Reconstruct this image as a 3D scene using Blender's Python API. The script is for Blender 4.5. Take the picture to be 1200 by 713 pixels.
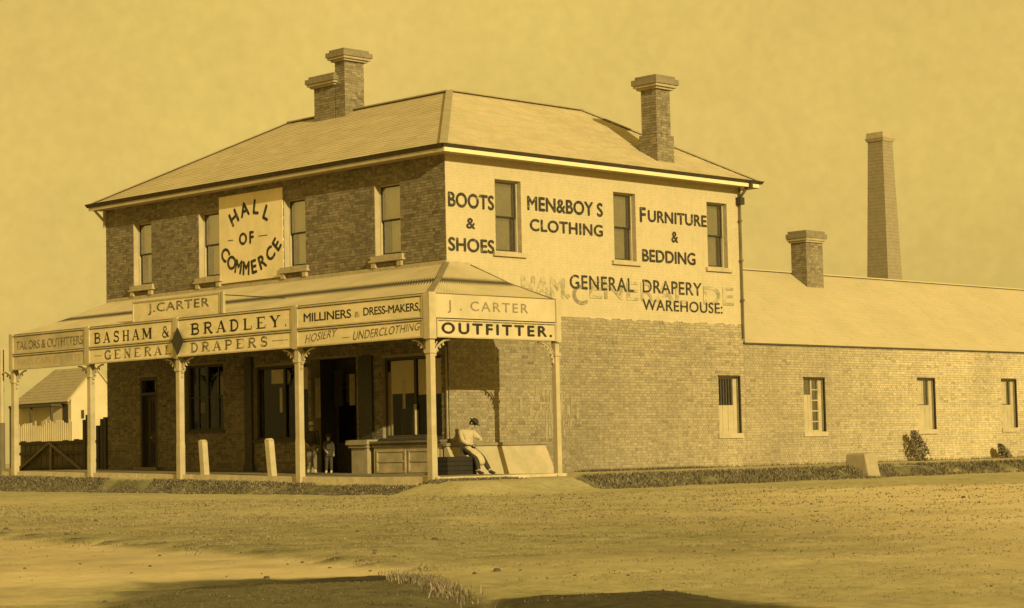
import bpy, bmesh, math, random
import numpy as np
from mathutils import Vector, Matrix, noise
random.seed(7); rng = np.random.default_rng(11)
R = math.radians
scn = bpy.context.scene
for o in list(bpy.data.objects): bpy.data.objects.remove(o)

# ------------------------------------------------------------------ camera
CAM = Vector((-37.118, -39.587, 0.532))
yaw, pitch, roll = 0.7754, 0.0704, 0.02237
Fw = Vector((0.71246095, 0.69817845, 0.07032952))
Rt = Vector((0.69991156, -0.71422952, 0.0))
Up = Vector((-0.05023142, -0.04922444, 0.99752381))
c_, s_ = math.cos(roll), math.sin(roll)
ex = Rt*c_ - Up*s_; ey = Rt*s_ + Up*c_
cam = bpy.data.cameras.new('camera'); cam_o = bpy.data.objects.new('camera', cam)
scn.collection.objects.link(cam_o)
cam.sensor_width = 36; cam.lens = 73.6; cam.shift_x = -0.0232; cam.clip_end = 5000; cam.clip_start = .1
m = Matrix((ex, ey, -Fw)).transposed().to_4x4(); m.translation = CAM
cam_o.matrix_world = m; scn.camera = cam_o
scn.render.resolution_x = 1024; scn.render.resolution_y = 608

# ------------------------------------------------------------------ light
SUN_EL = R(18.5)
d = Vector((0.279*math.cos(SUN_EL), 0.960*math.cos(SUN_EL), -math.sin(SUN_EL)))
sun = bpy.data.lights.new('sun', 'SUN'); sun.energy = 4.8; sun.angle = R(.55); sun.color = (1, .84, .43)
sun_o = bpy.data.objects.new('sun', sun); scn.collection.objects.link(sun_o)
sun_o.rotation_euler = d.to_track_quat('-Z', 'Y').to_euler(); sun_o.location = (-10, -30, 30)
w = bpy.data.worlds.new('World'); scn.world = w; w.use_nodes = True
nt = w.node_tree; nt.nodes.clear()
N = nt.nodes.new; Lk = nt.links.new
out = N('ShaderNodeOutputWorld'); bg = N('ShaderNodeBackground'); bg.inputs[1].default_value = .1
sky = N('ShaderNodeTexSky'); sky.sky_type = 'NISHITA'; sky.sun_disc = False
sky.sun_elevation = SUN_EL; sky.sun_rotation = R(196.2); sky.dust_density = 3
bw = N('ShaderNodeRGBToBW'); Lk(sky.outputs[0], bw.inputs[0])
mr = N('ShaderNodeMapRange'); mr.inputs[1].default_value = 0; mr.inputs[2].default_value = 6
mr.inputs[3].default_value = 5.9; mr.inputs[4].default_value = 8.4; Lk(bw.outputs[0], mr.inputs[0])
tc = N('ShaderNodeTexCoord')
n1 = N('ShaderNodeTexNoise'); n1.inputs['Scale'].default_value = 5; n1.inputs['Detail'].default_value = 8; n1.inputs['Roughness'].default_value = .62
Lk(tc.outputs['Generated'], n1.inputs['Vector'])
mr2 = N('ShaderNodeMapRange'); mr2.inputs[1].default_value = .3; mr2.inputs[2].default_value = .7
mr2.inputs[3].default_value = .90; mr2.inputs[4].default_value = 1.08; Lk(n1.outputs[0], mr2.inputs[0])
mul = N('ShaderNodeMath'); mul.operation = 'MULTIPLY'; Lk(mr.outputs[0], mul.inputs[0]); Lk(mr2.outputs[0], mul.inputs[1])
n2 = N('ShaderNodeTexNoise'); n2.inputs['Scale'].default_value = 11; n2.inputs['Detail'].default_value = 6
Lk(tc.outputs['Generated'], n2.inputs['Vector'])
tm = N('ShaderNodeMix'); tm.data_type = 'RGBA'; tm.inputs[6].default_value = (.99, .72, .165, 1); tm.inputs[7].default_value = (1, .672, .185, 1)
Lk(n2.outputs[0], tm.inputs[0])
n4 = N('ShaderNodeTexNoise'); n4.inputs['Scale'].default_value = 160; n4.inputs['Detail'].default_value = 3; Lk(tc.outputs['Generated'], n4.inputs['Vector'])
m4 = N('ShaderNodeMapRange'); m4.inputs[1].default_value = .3; m4.inputs[2].default_value = .7; m4.inputs[3].default_value = .965; m4.inputs[4].default_value = 1.035; Lk(n4.outputs[0], m4.inputs[0])
mu4 = N('ShaderNodeMath'); mu4.operation = 'MULTIPLY'; Lk(mul.outputs[0], mu4.inputs[0]); Lk(m4.outputs[0], mu4.inputs[1]); mul = mu4
vm = N('ShaderNodeVectorMath'); vm.operation = 'SCALE'; Lk(tm.outputs[2], vm.inputs[0]); Lk(mul.outputs[0], vm.inputs['Scale'])
Lk(vm.outputs[0], bg.inputs[0]); Lk(bg.outputs[0], out.inputs[0])
scn.view_settings.view_transform = 'Standard'; scn.view_settings.look = 'None'
scn.view_settings.exposure = 0; scn.view_settings.gamma = 1

# ------------------------------------------------------------------ materials
def T(v, g=0):      # a grey value toned to the sepia of the plate; g leans it to green (+) or red (-)
    return (v*(.97-.06*g), v*(.80+.03*g), v*(.46-.04*g), 1)
MATS = {}
def mat(name, v, v2=None, rough=.85, scale=3, detail=6, bump=0, bscale=None, spec=.3, attr=None, hue=.6, vscale=None, stain=None, worn=None):
    if name in MATS: return MATS[name]
    ma = bpy.data.materials.new(name); ma.use_nodes = True; nt = ma.node_tree
    b = nt.nodes['Principled BSDF']; N = nt.nodes.new; Lk = nt.links.new
    b.inputs['Roughness'].default_value = rough; b.inputs['Specular IOR Level'].default_value = spec
    if v2 is None: v2 = v*.85
    tc = N('ShaderNodeTexCoord'); src = N('ShaderNodeMapping'); Lk(tc.outputs['Object'], src.inputs[0])
    if vscale: src.inputs['Scale'].default_value = vscale
    nz = N('ShaderNodeTexNoise'); nz.inputs['Scale'].default_value = scale; nz.inputs['Detail'].default_value = detail; nz.inputs['Roughness'].default_value = .65
    Lk(src.outputs[0], nz.inputs['Vector'])
    cr = N('ShaderNodeMapRange'); cr.inputs[1].default_value = .3; cr.inputs[2].default_value = .7; Lk(nz.outputs[0], cr.inputs[0])
    mx = N('ShaderNodeMix'); mx.data_type = 'RGBA'; mx.inputs[6].default_value = T(v2, hue); mx.inputs[7].default_value = T(v, -hue)
    Lk(cr.outputs[0], mx.inputs[0]); col = mx.outputs[2]
    if stain:       # broad weathering patches
        n3 = N('ShaderNodeTexNoise'); n3.inputs['Scale'].default_value = stain[0]; n3.inputs['Detail'].default_value = 5
        Lk(tc.outputs['Object'], n3.inputs['Vector'])
        c3 = N('ShaderNodeMapRange'); c3.inputs[1].default_value = .42; c3.inputs[2].default_value = .66; Lk(n3.outputs[0], c3.inputs[0])
        c3.inputs[3].default_value = 1; c3.inputs[4].default_value = stain[1]
        v3 = N('ShaderNodeVectorMath'); v3.operation = 'SCALE'; Lk(col, v3.inputs[0]); Lk(c3.outputs[0], v3.inputs['Scale']); col = v3.outputs[0]
    if worn:        # paint rubbed away to the ground colour in flecks
        n5 = N('ShaderNodeTexNoise'); n5.inputs['Scale'].default_value = worn[0]; n5.inputs['Detail'].default_value = 9; n5.inputs['Roughness'].default_value = .75
        Lk(tc.outputs['Object'], n5.inputs['Vector'])
        c5 = N('ShaderNodeMapRange'); c5.inputs[1].default_value = worn[1]; c5.inputs[2].default_value = worn[1]+.12; Lk(n5.outputs[0], c5.inputs[0])
        m5 = N('ShaderNodeMix'); m5.data_type = 'RGBA'; Lk(c5.outputs[0], m5.inputs[0]); Lk(col, m5.inputs[6]); m5.inputs[7].default_value = T(worn[2]); col = m5.outputs[2]
    if attr:
        at = N('ShaderNodeAttribute'); at.attribute_name = attr
        v3 = N('ShaderNodeVectorMath'); v3.operation = 'MULTIPLY'; Lk(col, v3.inputs[0]); Lk(at.outputs['Color'], v3.inputs[1]); col = v3.outputs[0]
    Lk(col, b.inputs['Base Color'])
    if bump:
        nb = N('ShaderNodeTexNoise'); nb.inputs['Scale'].default_value = bscale or scale*4; nb.inputs['Detail'].default_value = 5
        Lk(src.outputs[0], nb.inputs['Vector'])
        bp = N('ShaderNodeBump'); bp.inputs['Strength'].default_value = bump; bp.inputs['Distance'].default_value = .03
        Lk(nb.outputs[0], bp.inputs['Height']); Lk(bp.outputs[0], b.inputs['Normal'])
    MATS[name] = ma; return ma

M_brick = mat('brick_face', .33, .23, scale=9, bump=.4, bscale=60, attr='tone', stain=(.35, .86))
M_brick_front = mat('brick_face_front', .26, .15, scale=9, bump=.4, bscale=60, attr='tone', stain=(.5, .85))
M_mortar = mat('mortar', .34, .24, scale=6, bump=.3, stain=(.6, .8))
M_lime = mat('limewash', .53, .47, scale=4, detail=10, bump=.15, bscale=40, attr='tone', stain=(.8, .94))
M_limeback = mat('limewash_joint', .52, .46, scale=4, bump=.2)
M_plaster = mat('plaster', .48, .36, scale=2.5, detail=9, bump=.15, bscale=25, stain=(1.2, .9))
M_panel = mat('panel_whitewash', .82, .70, scale=2.5, detail=9, bump=.15, bscale=25, stain=(1.2, .9))
M_sidesign = mat('side_sign_paint', .56, .46, rough=.6, scale=3, detail=8, stain=(.7, .88))  # same sign paint, darkened to offset direct sun on the side boards
M_paint = mat('cream_paint', .50, .40, rough=.6, scale=4, detail=8, bump=.08, stain=(1.5, .88))
M_signpaint = mat('sign_paint', .80, .64, rough=.6, scale=3, detail=8, vscale=(1, 1, 2.5), stain=(.7, .86))  # sign paint lightened to offset the glancing sun on the front
M_signgrey = mat('weathered_sign_paint', .55, .42, rough=.7, scale=3, detail=9, stain=(1.0, .8))
M_black = mat('sign_black', .015, .035, rough=.6, scale=14, hue=0, worn=(7, .60, .30))
M_faded = mat('faded_black', .07, .18, rough=.7, scale=9, hue=0, worn=(6, .50, .46))
M_walllet = mat('wall_lettering', .022, .06, rough=.9, scale=12, detail=10, hue=0, worn=(5, .56, .34))
M_ghost = mat('ghost_lettering', .22, .36, rough=.8, scale=6, hue=-.4, worn=(3.5, .45, .48))
M_ghost2 = mat('faint_lettering', .13, .28, rough=.8, scale=7, hue=-.4, worn=(4, .50, .48))
M_dkpaint = mat('dark_paint', .055, .035, rough=.5, scale=8, hue=0)
M_brown = mat('brown_timber', .09, .05, rough=.7, scale=6, bump=.2, vscale=(3, 3, .6))
M_gutter = mat('gutter_iron', .09, .05, rough=.6, scale=6)
M_roof = mat('roof_shingle', .53, .45, scale=2.6, detail=12, bump=.2, bscale=22, stain=(.45, .93), attr='tone')
M_iron = mat('verandah_iron', .57, .49, rough=.65, scale=2, detail=9, stain=(.7, .86))
M_stone = mat('kerb_stone', .60, .42, scale=5, bump=.35, bscale=30, stain=(1.4, .85))
M_flag = mat('flagstone', .28, .20, scale=4, bump=.3, stain=(1, .85))
M_blind = mat('window_blind', .85, .78, rough=.9, scale=5, hue=.5)
M_blinddk = mat('window_blind_dull', .27, .18, rough=.9, scale=4, hue=1, stain=(2.5, .7))
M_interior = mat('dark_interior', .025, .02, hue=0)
M_goods = mat('dark_cloth', .03, .02, scale=9, hue=0)
M_cloth = mat('pale_cloth', .50, .36, scale=6)
M_weather = mat('weathered_timber', .20, .12, scale=6, bump=.4, vscale=(4, 4, .5), stain=(1, .7))
M_thatch = mat('cottage_roof', .36, .27, scale=4, bump=.5)
M_cotwall = mat('cottage_wall', .60, .50, scale=3, stain=(1.5, .85))
M_stack = mat('stack_brick', .30, .24, scale=5, bump=.3, attr='tone')
M_chim = mat('chimney_brick', .27, .17, scale=9, bump=.4, bscale=50, attr='tone')
M_chimcap = mat('chimney_cap_brick', .26, .17, scale=6, bump=.4)
M_render = mat('chimney_render', .44, .30, scale=6, bump=.3)
M_skin = mat('skin', .38, .30, rough=.6, scale=10, hue=-.3)
M_coat = mat('light_coat', .52, .40, rough=.95, scale=10, bump=.3)
M_hat = mat('dark_hat', .05, .035, rough=.9, scale=10)
M_trous = mat('dark_trousers', .06, .035, rough=.95, scale=12)
M_buff = mat('buff_trousers', .20, .13, rough=.95, scale=12)
M_jacket = mat('dark_jacket', .06, .04, rough=.95, scale=12)
M_leather = mat('boot_leather', .05, .03, rough=.5, scale=12)
M_pboot = mat('pale_sock', .55, .45, rough=.9, scale=12)
M_grass = mat('rough_grass', .20, .09, rough=.9, scale=2, hue=1, attr='tone')
M_weed = mat('dark_weed', .16, .085, rough=.9, scale=3, hue=.6, attr='tone')
M_bush = mat('bush_leaf', .19, .11, rough=.9, scale=4, hue=.8)

def glass_mat(nm, base):
    ma = bpy.data.materials.new(nm); ma.use_nodes = True; nt = ma.node_tree; nt.nodes.clear()
    o = nt.nodes.new('ShaderNodeOutputMaterial'); mx = nt.nodes.new('ShaderNodeMixShader')
    tr = nt.nodes.new('ShaderNodeBsdfTransparent'); tr.inputs[0].default_value = (.86, .85, .8, 1)
    gl = nt.nodes.new('ShaderNodeBsdfGlossy'); gl.inputs['Roughness'].default_value = .03; gl.inputs[0].default_value = (1, 1, 1, 1)
    lw = nt.nodes.new('ShaderNodeLayerWeight'); lw.inputs[0].default_value = .5
    pw = nt.nodes.new('ShaderNodeMath'); pw.operation = 'POWER'; pw.inputs[1].default_value = 3.5; nt.links.new(lw.outputs['Facing'], pw.inputs[0])
    fr = nt.nodes.new('ShaderNodeMath'); fr.operation = 'MULTIPLY_ADD'; fr.inputs[1].default_value = .8 if base > .1 else .4; fr.inputs[2].default_value = base; nt.links.new(pw.outputs[0], fr.inputs[0])
    nz = nt.nodes.new('ShaderNodeTexNoise'); nz.inputs['Scale'].default_value = 2.5
    bp = nt.nodes.new('ShaderNodeBump'); bp.inputs['Strength'].default_value = .03; bp.inputs['Distance'].default_value = .02
    tc = nt.nodes.new('ShaderNodeTexCoord'); L = nt.links.new
    L(tc.outputs['Object'], nz.inputs['Vector']); L(nz.outputs[0], bp.inputs['Height']); L(bp.outputs[0], gl.inputs['Normal'])
    L(fr.outputs[0], mx.inputs[0]); L(tr.outputs[0], mx.inputs[1]); L(gl.outputs[0], mx.inputs[2]); L(mx.outputs[0], o.inputs[0])
    return ma
M_glass = glass_mat('window_glass', .20); M_shopglass = glass_mat('shop_glass', .006)

# ground: pale dust, darker earth where the soil attribute says so
def ground_mat():
    ma = bpy.data.materials.new('road_earth'); ma.use_nodes = True; nt = ma.node_tree
    b = nt.nodes['Principled BSDF']; N = nt.nodes.new; L = nt.links.new
    b.inputs['Roughness'].default_value = .95; b.inputs['Specular IOR Level'].default_value = .1
    tc = N('ShaderNodeTexCoord')
    def nz(scale, det, r=.6, vs=None):
        n = N('ShaderNodeTexNoise'); n.inputs['Scale'].default_value = scale; n.inputs['Detail'].default_value = det; n.inputs['Roughness'].default_value = r
        if vs:
            mp = N('ShaderNodeMapping'); mp.inputs['Scale'].default_value = vs; mp.inputs['Rotation'].default_value = (0, 0, R(-45)); L(tc.outputs['Object'], mp.inputs[0]); L(mp.outputs[0], n.inputs['Vector'])
        else: L(tc.outputs['Object'], n.inputs['Vector'])
        return n.outputs[0]
    def rng_(o, a, b_, c=0, d=1):
        m = N('ShaderNodeMapRange'); m.inputs[1].default_value = a; m.inputs[2].default_value = b_; m.inputs[3].default_value = c; m.inputs[4].default_value = d; L(o, m.inputs[0]); return m.outputs[0]
    def mix(f, a, b_):
        m = N('ShaderNodeMix'); m.data_type = 'RGBA'
        for s, x in ((0, f), (6, a), (7, b_)):
            if isinstance(x, (tuple, float)): m.inputs[s].default_value = x
            else: L(x, m.inputs[s])
        return m.outputs[2]
    fine = nz(6, 12, .85); mid = nz(.9, 8, .65); big = nz(.16, 4, .5); tracks = nz(.55, 7, .6, (.35, 1.8, 1))
    c = mix(rng_(fine, .40, .60), T(.19, 1.0), T(.54, .5))
    c2 = mix(rng_(mid, .42, .62), T(.52, .8), T(.30, 1.0))
    c = mix(.38, c, c2)
    c = mix(rng_(tracks, .5, .68, 0, .42), c, T(.30, .6))
    c = mix(rng_(big, .42, .6, 0, .35), c, T(.55, 0))
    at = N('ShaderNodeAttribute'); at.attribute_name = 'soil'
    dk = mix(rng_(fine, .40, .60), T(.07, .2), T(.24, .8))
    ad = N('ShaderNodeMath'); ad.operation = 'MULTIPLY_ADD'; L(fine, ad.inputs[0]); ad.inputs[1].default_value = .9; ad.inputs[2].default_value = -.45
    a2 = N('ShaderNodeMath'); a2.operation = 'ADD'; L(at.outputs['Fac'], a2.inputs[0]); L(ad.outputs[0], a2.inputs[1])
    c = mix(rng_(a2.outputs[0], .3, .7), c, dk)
    at2 = N('ShaderNodeAttribute'); at2.attribute_name = 'pale'
    c = mix(at2.outputs['Fac'], c, T(.76, -.4))
    at3 = N('ShaderNodeAttribute'); at3.attribute_name = 'shade_damp'  # darkens the ground: painted foreground shadow, plus ruts and road ledge
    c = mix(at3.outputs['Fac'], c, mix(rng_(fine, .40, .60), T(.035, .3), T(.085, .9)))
    L(c, b.inputs['Base Color'])
    bp = N('ShaderNodeBump'); bp.inputs['Strength'].default_value = .8; bp.inputs['Distance'].default_value = .03
    n2 = nz(4, 12, .85); L(n2, bp.inputs['Height']); L(bp.outputs[0], b.inputs['Normal'])
    return ma
M_ground = ground_mat()

# ------------------------------------------------------------------ object helpers
WL = {}
def tag(o, label=None, cat=None, group=None, kind=None):
    if label: o['label'] = label
    if cat: o['category'] = cat
    if group: o['group'] = group
    if kind: o['kind'] = kind
    return o
def thing(name, loc, label, cat, group=None):
    o = bpy.data.objects.new(name, None); scn.collection.objects.link(o); o.location = loc; o.empty_display_size = .3
    WL[o.name] = Vector(loc); return tag(o, label, cat, group)
class MB:
    def __init__(s): s.v = []; s.f = []; s.t = []
    def face(s, pts, tone=1):
        n = len(s.v); s.v += [tuple(p) for p in pts]; s.f.append(tuple(range(n, n+len(pts)))); s.t.append(tone); return s
    def box(s, x0, x1, y0, y1, z0, z1, tone=1):
        if x0 > x1: x0, x1 = x1, x0
        if y0 > y1: y0, y1 = y1, y0
        if z0 > z1: z0, z1 = z1, z0
        n = len(s.v)
        s.v += [(x0,y0,z0),(x1,y0,z0),(x1,y1,z0),(x0,y1,z0),(x0,y0,z1),(x1,y0,z1),(x1,y1,z1),(x0,y1,z1)]
        s.f += [tuple(n+i for i in q) for q in ((0,3,2,1),(4,5,6,7),(0,1,5,4),(1,2,6,5),(2,3,7,6),(3,0,4,7))]; s.t += [tone]*6; return s
    def hexa(s, b, t, tone=1):   # bottom quad, top quad (same winding)
        n = len(s.v); s.v += [tuple(p) for p in b] + [tuple(p) for p in t]; k = len(b)
        s.f.append(tuple(n+i for i in reversed(range(k)))); s.f.append(tuple(n+k+i for i in range(k))); s.t += [tone]*2
        for i in range(k):
            j = (i+1) % k; s.f.append((n+i, n+j, n+k+j, n+k+i)); s.t.append(tone)
        return s
    def tube(s, p0, p1, r0, r1=None, n=8, caps=True, tone=1):
        p0 = Vector(p0); p1 = Vector(p1); r1 = r0 if r1 is None else r1
        a = (p1-p0).normalized(); u = a.cross(Vector((0, 0, 1)) if abs(a.z) < .9 else Vector((1, 0, 0))).normalized(); v = a.cross(u)
        b = [p0+(u*math.cos(t)+v*math.sin(t))*r0 for t in [2*math.pi*i/n for i in range(n)]]
        c = [p1+(u*math.cos(t)+v*math.sin(t))*r1 for t in [2*math.pi*i/n for i in range(n)]]
        return s.hexa(b, c, tone)
    def beam(s, p0, p1, w, h, up=(0, 0, 1)):
        p0 = Vector(p0); p1 = Vector(p1); a = (p1-p0).normalized(); u = a.cross(Vector(up)).normalized()*w/2; v = u.cross(a).normalized()*h/2
        return s.hexa([p0-u-v, p0+u-v, p0+u+v, p0-u+v], [p1-u-v, p1+u-v, p1+u+v, p1-u+v])
    def build(s, name, ma, parent=None, loc=None, smooth=False, kind=None, fix=True):
        me = bpy.data.meshes.new(name); off = WL[parent.name] if parent else Vector(loc or (0, 0, 0))
        V = np.array(s.v, dtype=np.float64) - np.array(off)
        me.from_pydata(V.tolist(), [], s.f); 
        a = me.attributes.new('tone', 'FLOAT_COLOR', 'FACE')
        arr = np.ones((len(s.f), 4), dtype=np.float32); arr[:, :3] = np.array(s.t, dtype=np.float32)[:, None]; a.data.foreach_set('color', arr.ravel())
        if fix:
            bm = bmesh.new(); bm.from_mesh(me); bmesh.ops.recalc_face_normals(bm, faces=bm.faces); bm.to_mesh(me); bm.free()
        if smooth: me.polygons.foreach_set('use_smooth', [True]*len(me.polygons))
        me.materials.append(ma)
        o = bpy.data.objects.new(name, me); scn.collection.objects.link(o)
        if parent: o.parent = parent; WL[o.name] = off
        else: o.location = off; WL[o.name] = off
        if kind: o['kind'] = kind
        return o
def FM(u, dd, z): return (-dd, u, z)            # front facade plane, u = y
def SM(u, dd, z): return (u, -dd, z)            # side wall plane, u = x
def pbox(mb, P, u0, u1, d0, d1, z0, z1, tone=1):
    a = P(u0, d0, z0); b = P(u1, d1, z1); return mb.box(a[0], b[0], a[1], b[1], a[2], b[2], tone)
def shifted(P, du=0, dd=0): return lambda u, q, z: P(u+du, q+dd, z)

def slab(mb, P, u0, u1, z0, z1, ops, thick=.34, d1=0):
    us = sorted({u0, u1, *[o[0] for o in ops], *[o[1] for o in ops]}); us = [u for u in us if u0 <= u <= u1]
    for a, b in zip(us[:-1], us[1:]):
        mid = (a+b)/2; cuts = sorted([(o[2], o[3]) for o in ops if o[0] < mid < o[1]]); z = z0
        for c0, c1 in cuts:
            if c0 > z: pbox(mb, P, a, b, -thick, d1, z, c0)
            z = max(z, c1)
        if z < z1: pbox(mb, P, a, b, -thick, d1, z, z1)
def bricks(mb, P, u0, u1, z0, z1, ops, proud=.008, jit=.007, tv=.25, L=.225, H=.077, joint=.011, base=1, grad=None, odd=.05):
    row = 0; z = z0
    while z < z1-.02:
        za, zb = z, min(z+H-joint, z1); zm = (za+zb)/2
        free = [(u0, u1)]
        for o in ops:
            if o[2] < zb and o[3] > za:
                nf = []
                for a, b in free:
                    if o[1] <= a or o[0] >= b: nf.append((a, b)); continue
                    if o[0] > a: nf.append((a, o[0]))
                    if o[1] < b: nf.append((o[1], b))
                free = nf
        step = L/2 if row % 4 == 3 else L; off = (row % 2)*L/4 if row % 4 != 3 else .06
        rowtone = random.uniform(.96, 1.04) if odd else 1
        for a, b in free:
            k = math.floor((a-u0-off)/step)
            while True:
                s0 = u0+off+k*step; s1 = s0+step-joint; k += 1
                if s0 >= b: break
                s0, s1 = max(s0, a), min(s1, b)
                if s1-s0 < .03: continue
                t = base*rowtone*random.uniform(1-tv, 1+tv)
                if random.random() < odd: t *= .78
                if grad: t *= grad((s0+s1)/2, zm)
                dd = proud+random.random()*jit
                n = len(mb.v)
                for (uu, q, zz) in ((s0, 0, za), (s1, 0, za), (s1, 0, zb), (s0, 0, zb), (s0, dd, za), (s1, dd, za), (s1, dd, zb), (s0, dd, zb)): mb.v.append(P(uu, q, zz))
                for q in ((4, 5, 6, 7), (0, 1, 5, 4), (1, 2, 6, 5), (2, 3, 7, 6), (3, 0, 4, 7)): mb.f.append(tuple(n+i for i in q)); mb.t.append(t)
        z += H; row += 1

# ------------------------------------------------------------------ lettering
def text_pts(txt, bold=.0, space=1.0, shear=0):
    cu = bpy.data.curves.new('t', 'FONT'); cu.body = txt; cu.space_character = space; cu.shear = shear; cu.resolution_u = 4
    ob = bpy.data.objects.new('t', cu); scn.collection.objects.link(ob)
    dg = bpy.context.evaluated_depsgraph_get(); me = bpy.data.meshes.new_from_object(ob.evaluated_get(dg))
    V = [(v.co.x, v.co.y) for v in me.vertices]; F_ = [tuple(p.vertices) for p in me.polygons]
    bpy.data.objects.remove(ob); bpy.data.curves.remove(cu); bpy.data.meshes.remove(me)
    return V, F_
def put_text(name, ma, parent, P, txt, ua, ub, z0, z1, dd, bold=.015, space=1.05, shear=0, zr=None, label=None):
    """text spanning from ua (its left as read) to ub, heights z0..z1 at left and zr=(z0r,z1r) at right"""
    V, F_ = text_pts(txt, bold, space, shear); xs = [v[0] for v in V]; ys = [v[1] for v in V]
    x0, x1 = min(xs), max(xs); y0, y1 = min(ys), max(ys); mb = MB()
    if zr is None: zr = (z0, z1)
    pts = []; F0 = F_; F_ = []; nV = len(V); sc_ = (x1-x0)
    offs = [(0, 0, 0)] if bold <= 0 else [(0, 0, 0), (bold, 0, 1), (-bold, 0, 2), (0, bold, 3), (0, -bold, 4)]
    x0 -= max(bold, 0); x1 += max(bold, 0); y0 -= max(bold, 0); y1 += max(bold, 0)
    for ox, oy, q in offs: F_ += [tuple(i+q*nV for i in f) for f in F0]
    for x, y, lay in [(x+ox, y+oy, dd+.0002*q) for ox, oy, q in offs for x, y in V]:
        s = (x-x0)/(x1-x0); t = (y-y0)/(y1-y0); za = z0+(z1-z0)*t; zb = zr[0]+(zr[1]-zr[0])*t
        pts.append(P(ua+(ub-ua)*s, lay, za+(zb-za)*s))
    mb.v = pts; mb.f = F_; mb.t = [1]*len(F_)
    o = mb.build(name, ma, parent, fix=False)
    if label: o['label'] = label
    return o
# slab-serif capitals drawn as strokes in a unit box
A_, B_ = .19, .075
def arc(cx, cy, rx, ry, a0, a1, n=10): return [(cx+rx*math.cos(R(a0+(a1-a0)*i/n)), cy+ry*math.sin(R(a0+(a1-a0)*i/n))) for i in range(n+1)]
G = {
 'A': ([([(.12, 0), (.5, 1)], B_), ([(.5, 1), (.86, 0)], A_), ([(.25, .33), (.75, .33)], B_)], [(.12, 0), (.86, 0)]),
 'B': ([([(.22, 0), (.22, 1)], A_), ([(.2, .96)]+arc(.55, .75, .27, .21, 90, -90)+[(.2, .54)], B_*1.5), ([(.2, .52)]+arc(.58, .28, .3, .24, 90, -90)+[(.2, .04)], B_*1.6)], [(.18, 0), (.18, 1)]),
 'D': ([([(.22, 0), (.22, 1)], A_), ([(.2, .96)]+arc(.45, .5, .42, .46, 90, -90, 14)+[(.2, .04)], B_*1.7)], [(.18, 0), (.18, 1)]),
 'E': ([([(.22, 0), (.22, 1)], A_), ([(.2, .96), (.86, .96), (.86, .76)], B_), ([(.2, .5), (.64, .5)], B_), ([(.2, .04), (.9, .04), (.9, .27)], B_)], [(.18, 0), (.18, 1)]),
 'G': ([(arc(.52, .5, .4, .46, 50, 320, 18), A_*.85), ([(.84, .0), (.84, .42)], A_*.8), ([(.62, .42), (1, .42)], B_), ([(.82, .72), (.82, 1)], B_)], []),
 'H': ([([(.2, 0), (.2, 1)], A_), ([(.8, 0), (.8, 1)], A_), ([(.2, .5), (.8, .5)], B_)], [(.2, 0), (.2, 1), (.8, 0), (.8, 1)]),
 'L': ([([(.25, 0), (.25, 1)], A_), ([(.2, .04), (.88, .04), (.88, .3)], B_)], [(.22, 0), (.22, 1)]),
 'M': ([([(.14, 0), (.14, 1)], B_), ([(.16, 1), (.5, .15)], A_*.9), ([(.5, .15), (.84, 1)], B_), ([(.86, 0), (.86, 1)], A_)], [(.14, 0), (.14, 1), (.86, 0), (.86, 1)]),
 'N': ([([(.18, 0), (.18, 1)], B_), ([(.18, 1), (.82, 0)], A_), ([(.82, 0), (.82, 1)], B_)], [(.18, 0), (.18, 1), (.82, 1)]),
 'P': ([([(.25, 0), (.25, 1)], A_), ([(.2, .96)]+arc(.55, .72, .3, .24, 90, -90)+[(.2, .48)], B_*1.6)], [(.22, 0), (.22, 1)]),
 'R': ([([(.22, 0), (.22, 1)], A_), ([(.2, .96)]+arc(.52, .74, .3, .22, 90, -90)+[(.2, .52)], B_*1.6), ([(.5, .5), (.82, .04), (.98, .04)], A_*.75)], [(.18, 0), (.18, 1)]),
 'S': ([(arc(.5, .74, .28, .23, 20, 270, 12)+arc(.5, .27, .31, .24, 90, -160, 12)[1:], A_*.75), ([(.8, .72), (.8, 1)], B_), ([(.18, 0), (.18, .28)], B_)], []),
 'Y': ([([(.12, 1), (.5, .45)], A_), ([(.88, 1), (.5, .45)], B_), ([(.5, 0), (.5, .5)], A_)], [(.5, 0), (.12, 1), (.88, 1)]),
 '&': ([(arc(.42, .77, .17, .2, -60, 240, 12), B_*1.2), ([(.32, .6), (.86, .02)], A_*.8), (arc(.4, .26, .26, .25, 110, 340, 12)+[(.82, .52)], B_*1.3)], []),
 '.': ([([(.4, .0), (.4, .17)], .2)], []),
 '-': ([([(.05, .5), (.95, .5)], B_)], []),
}
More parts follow.
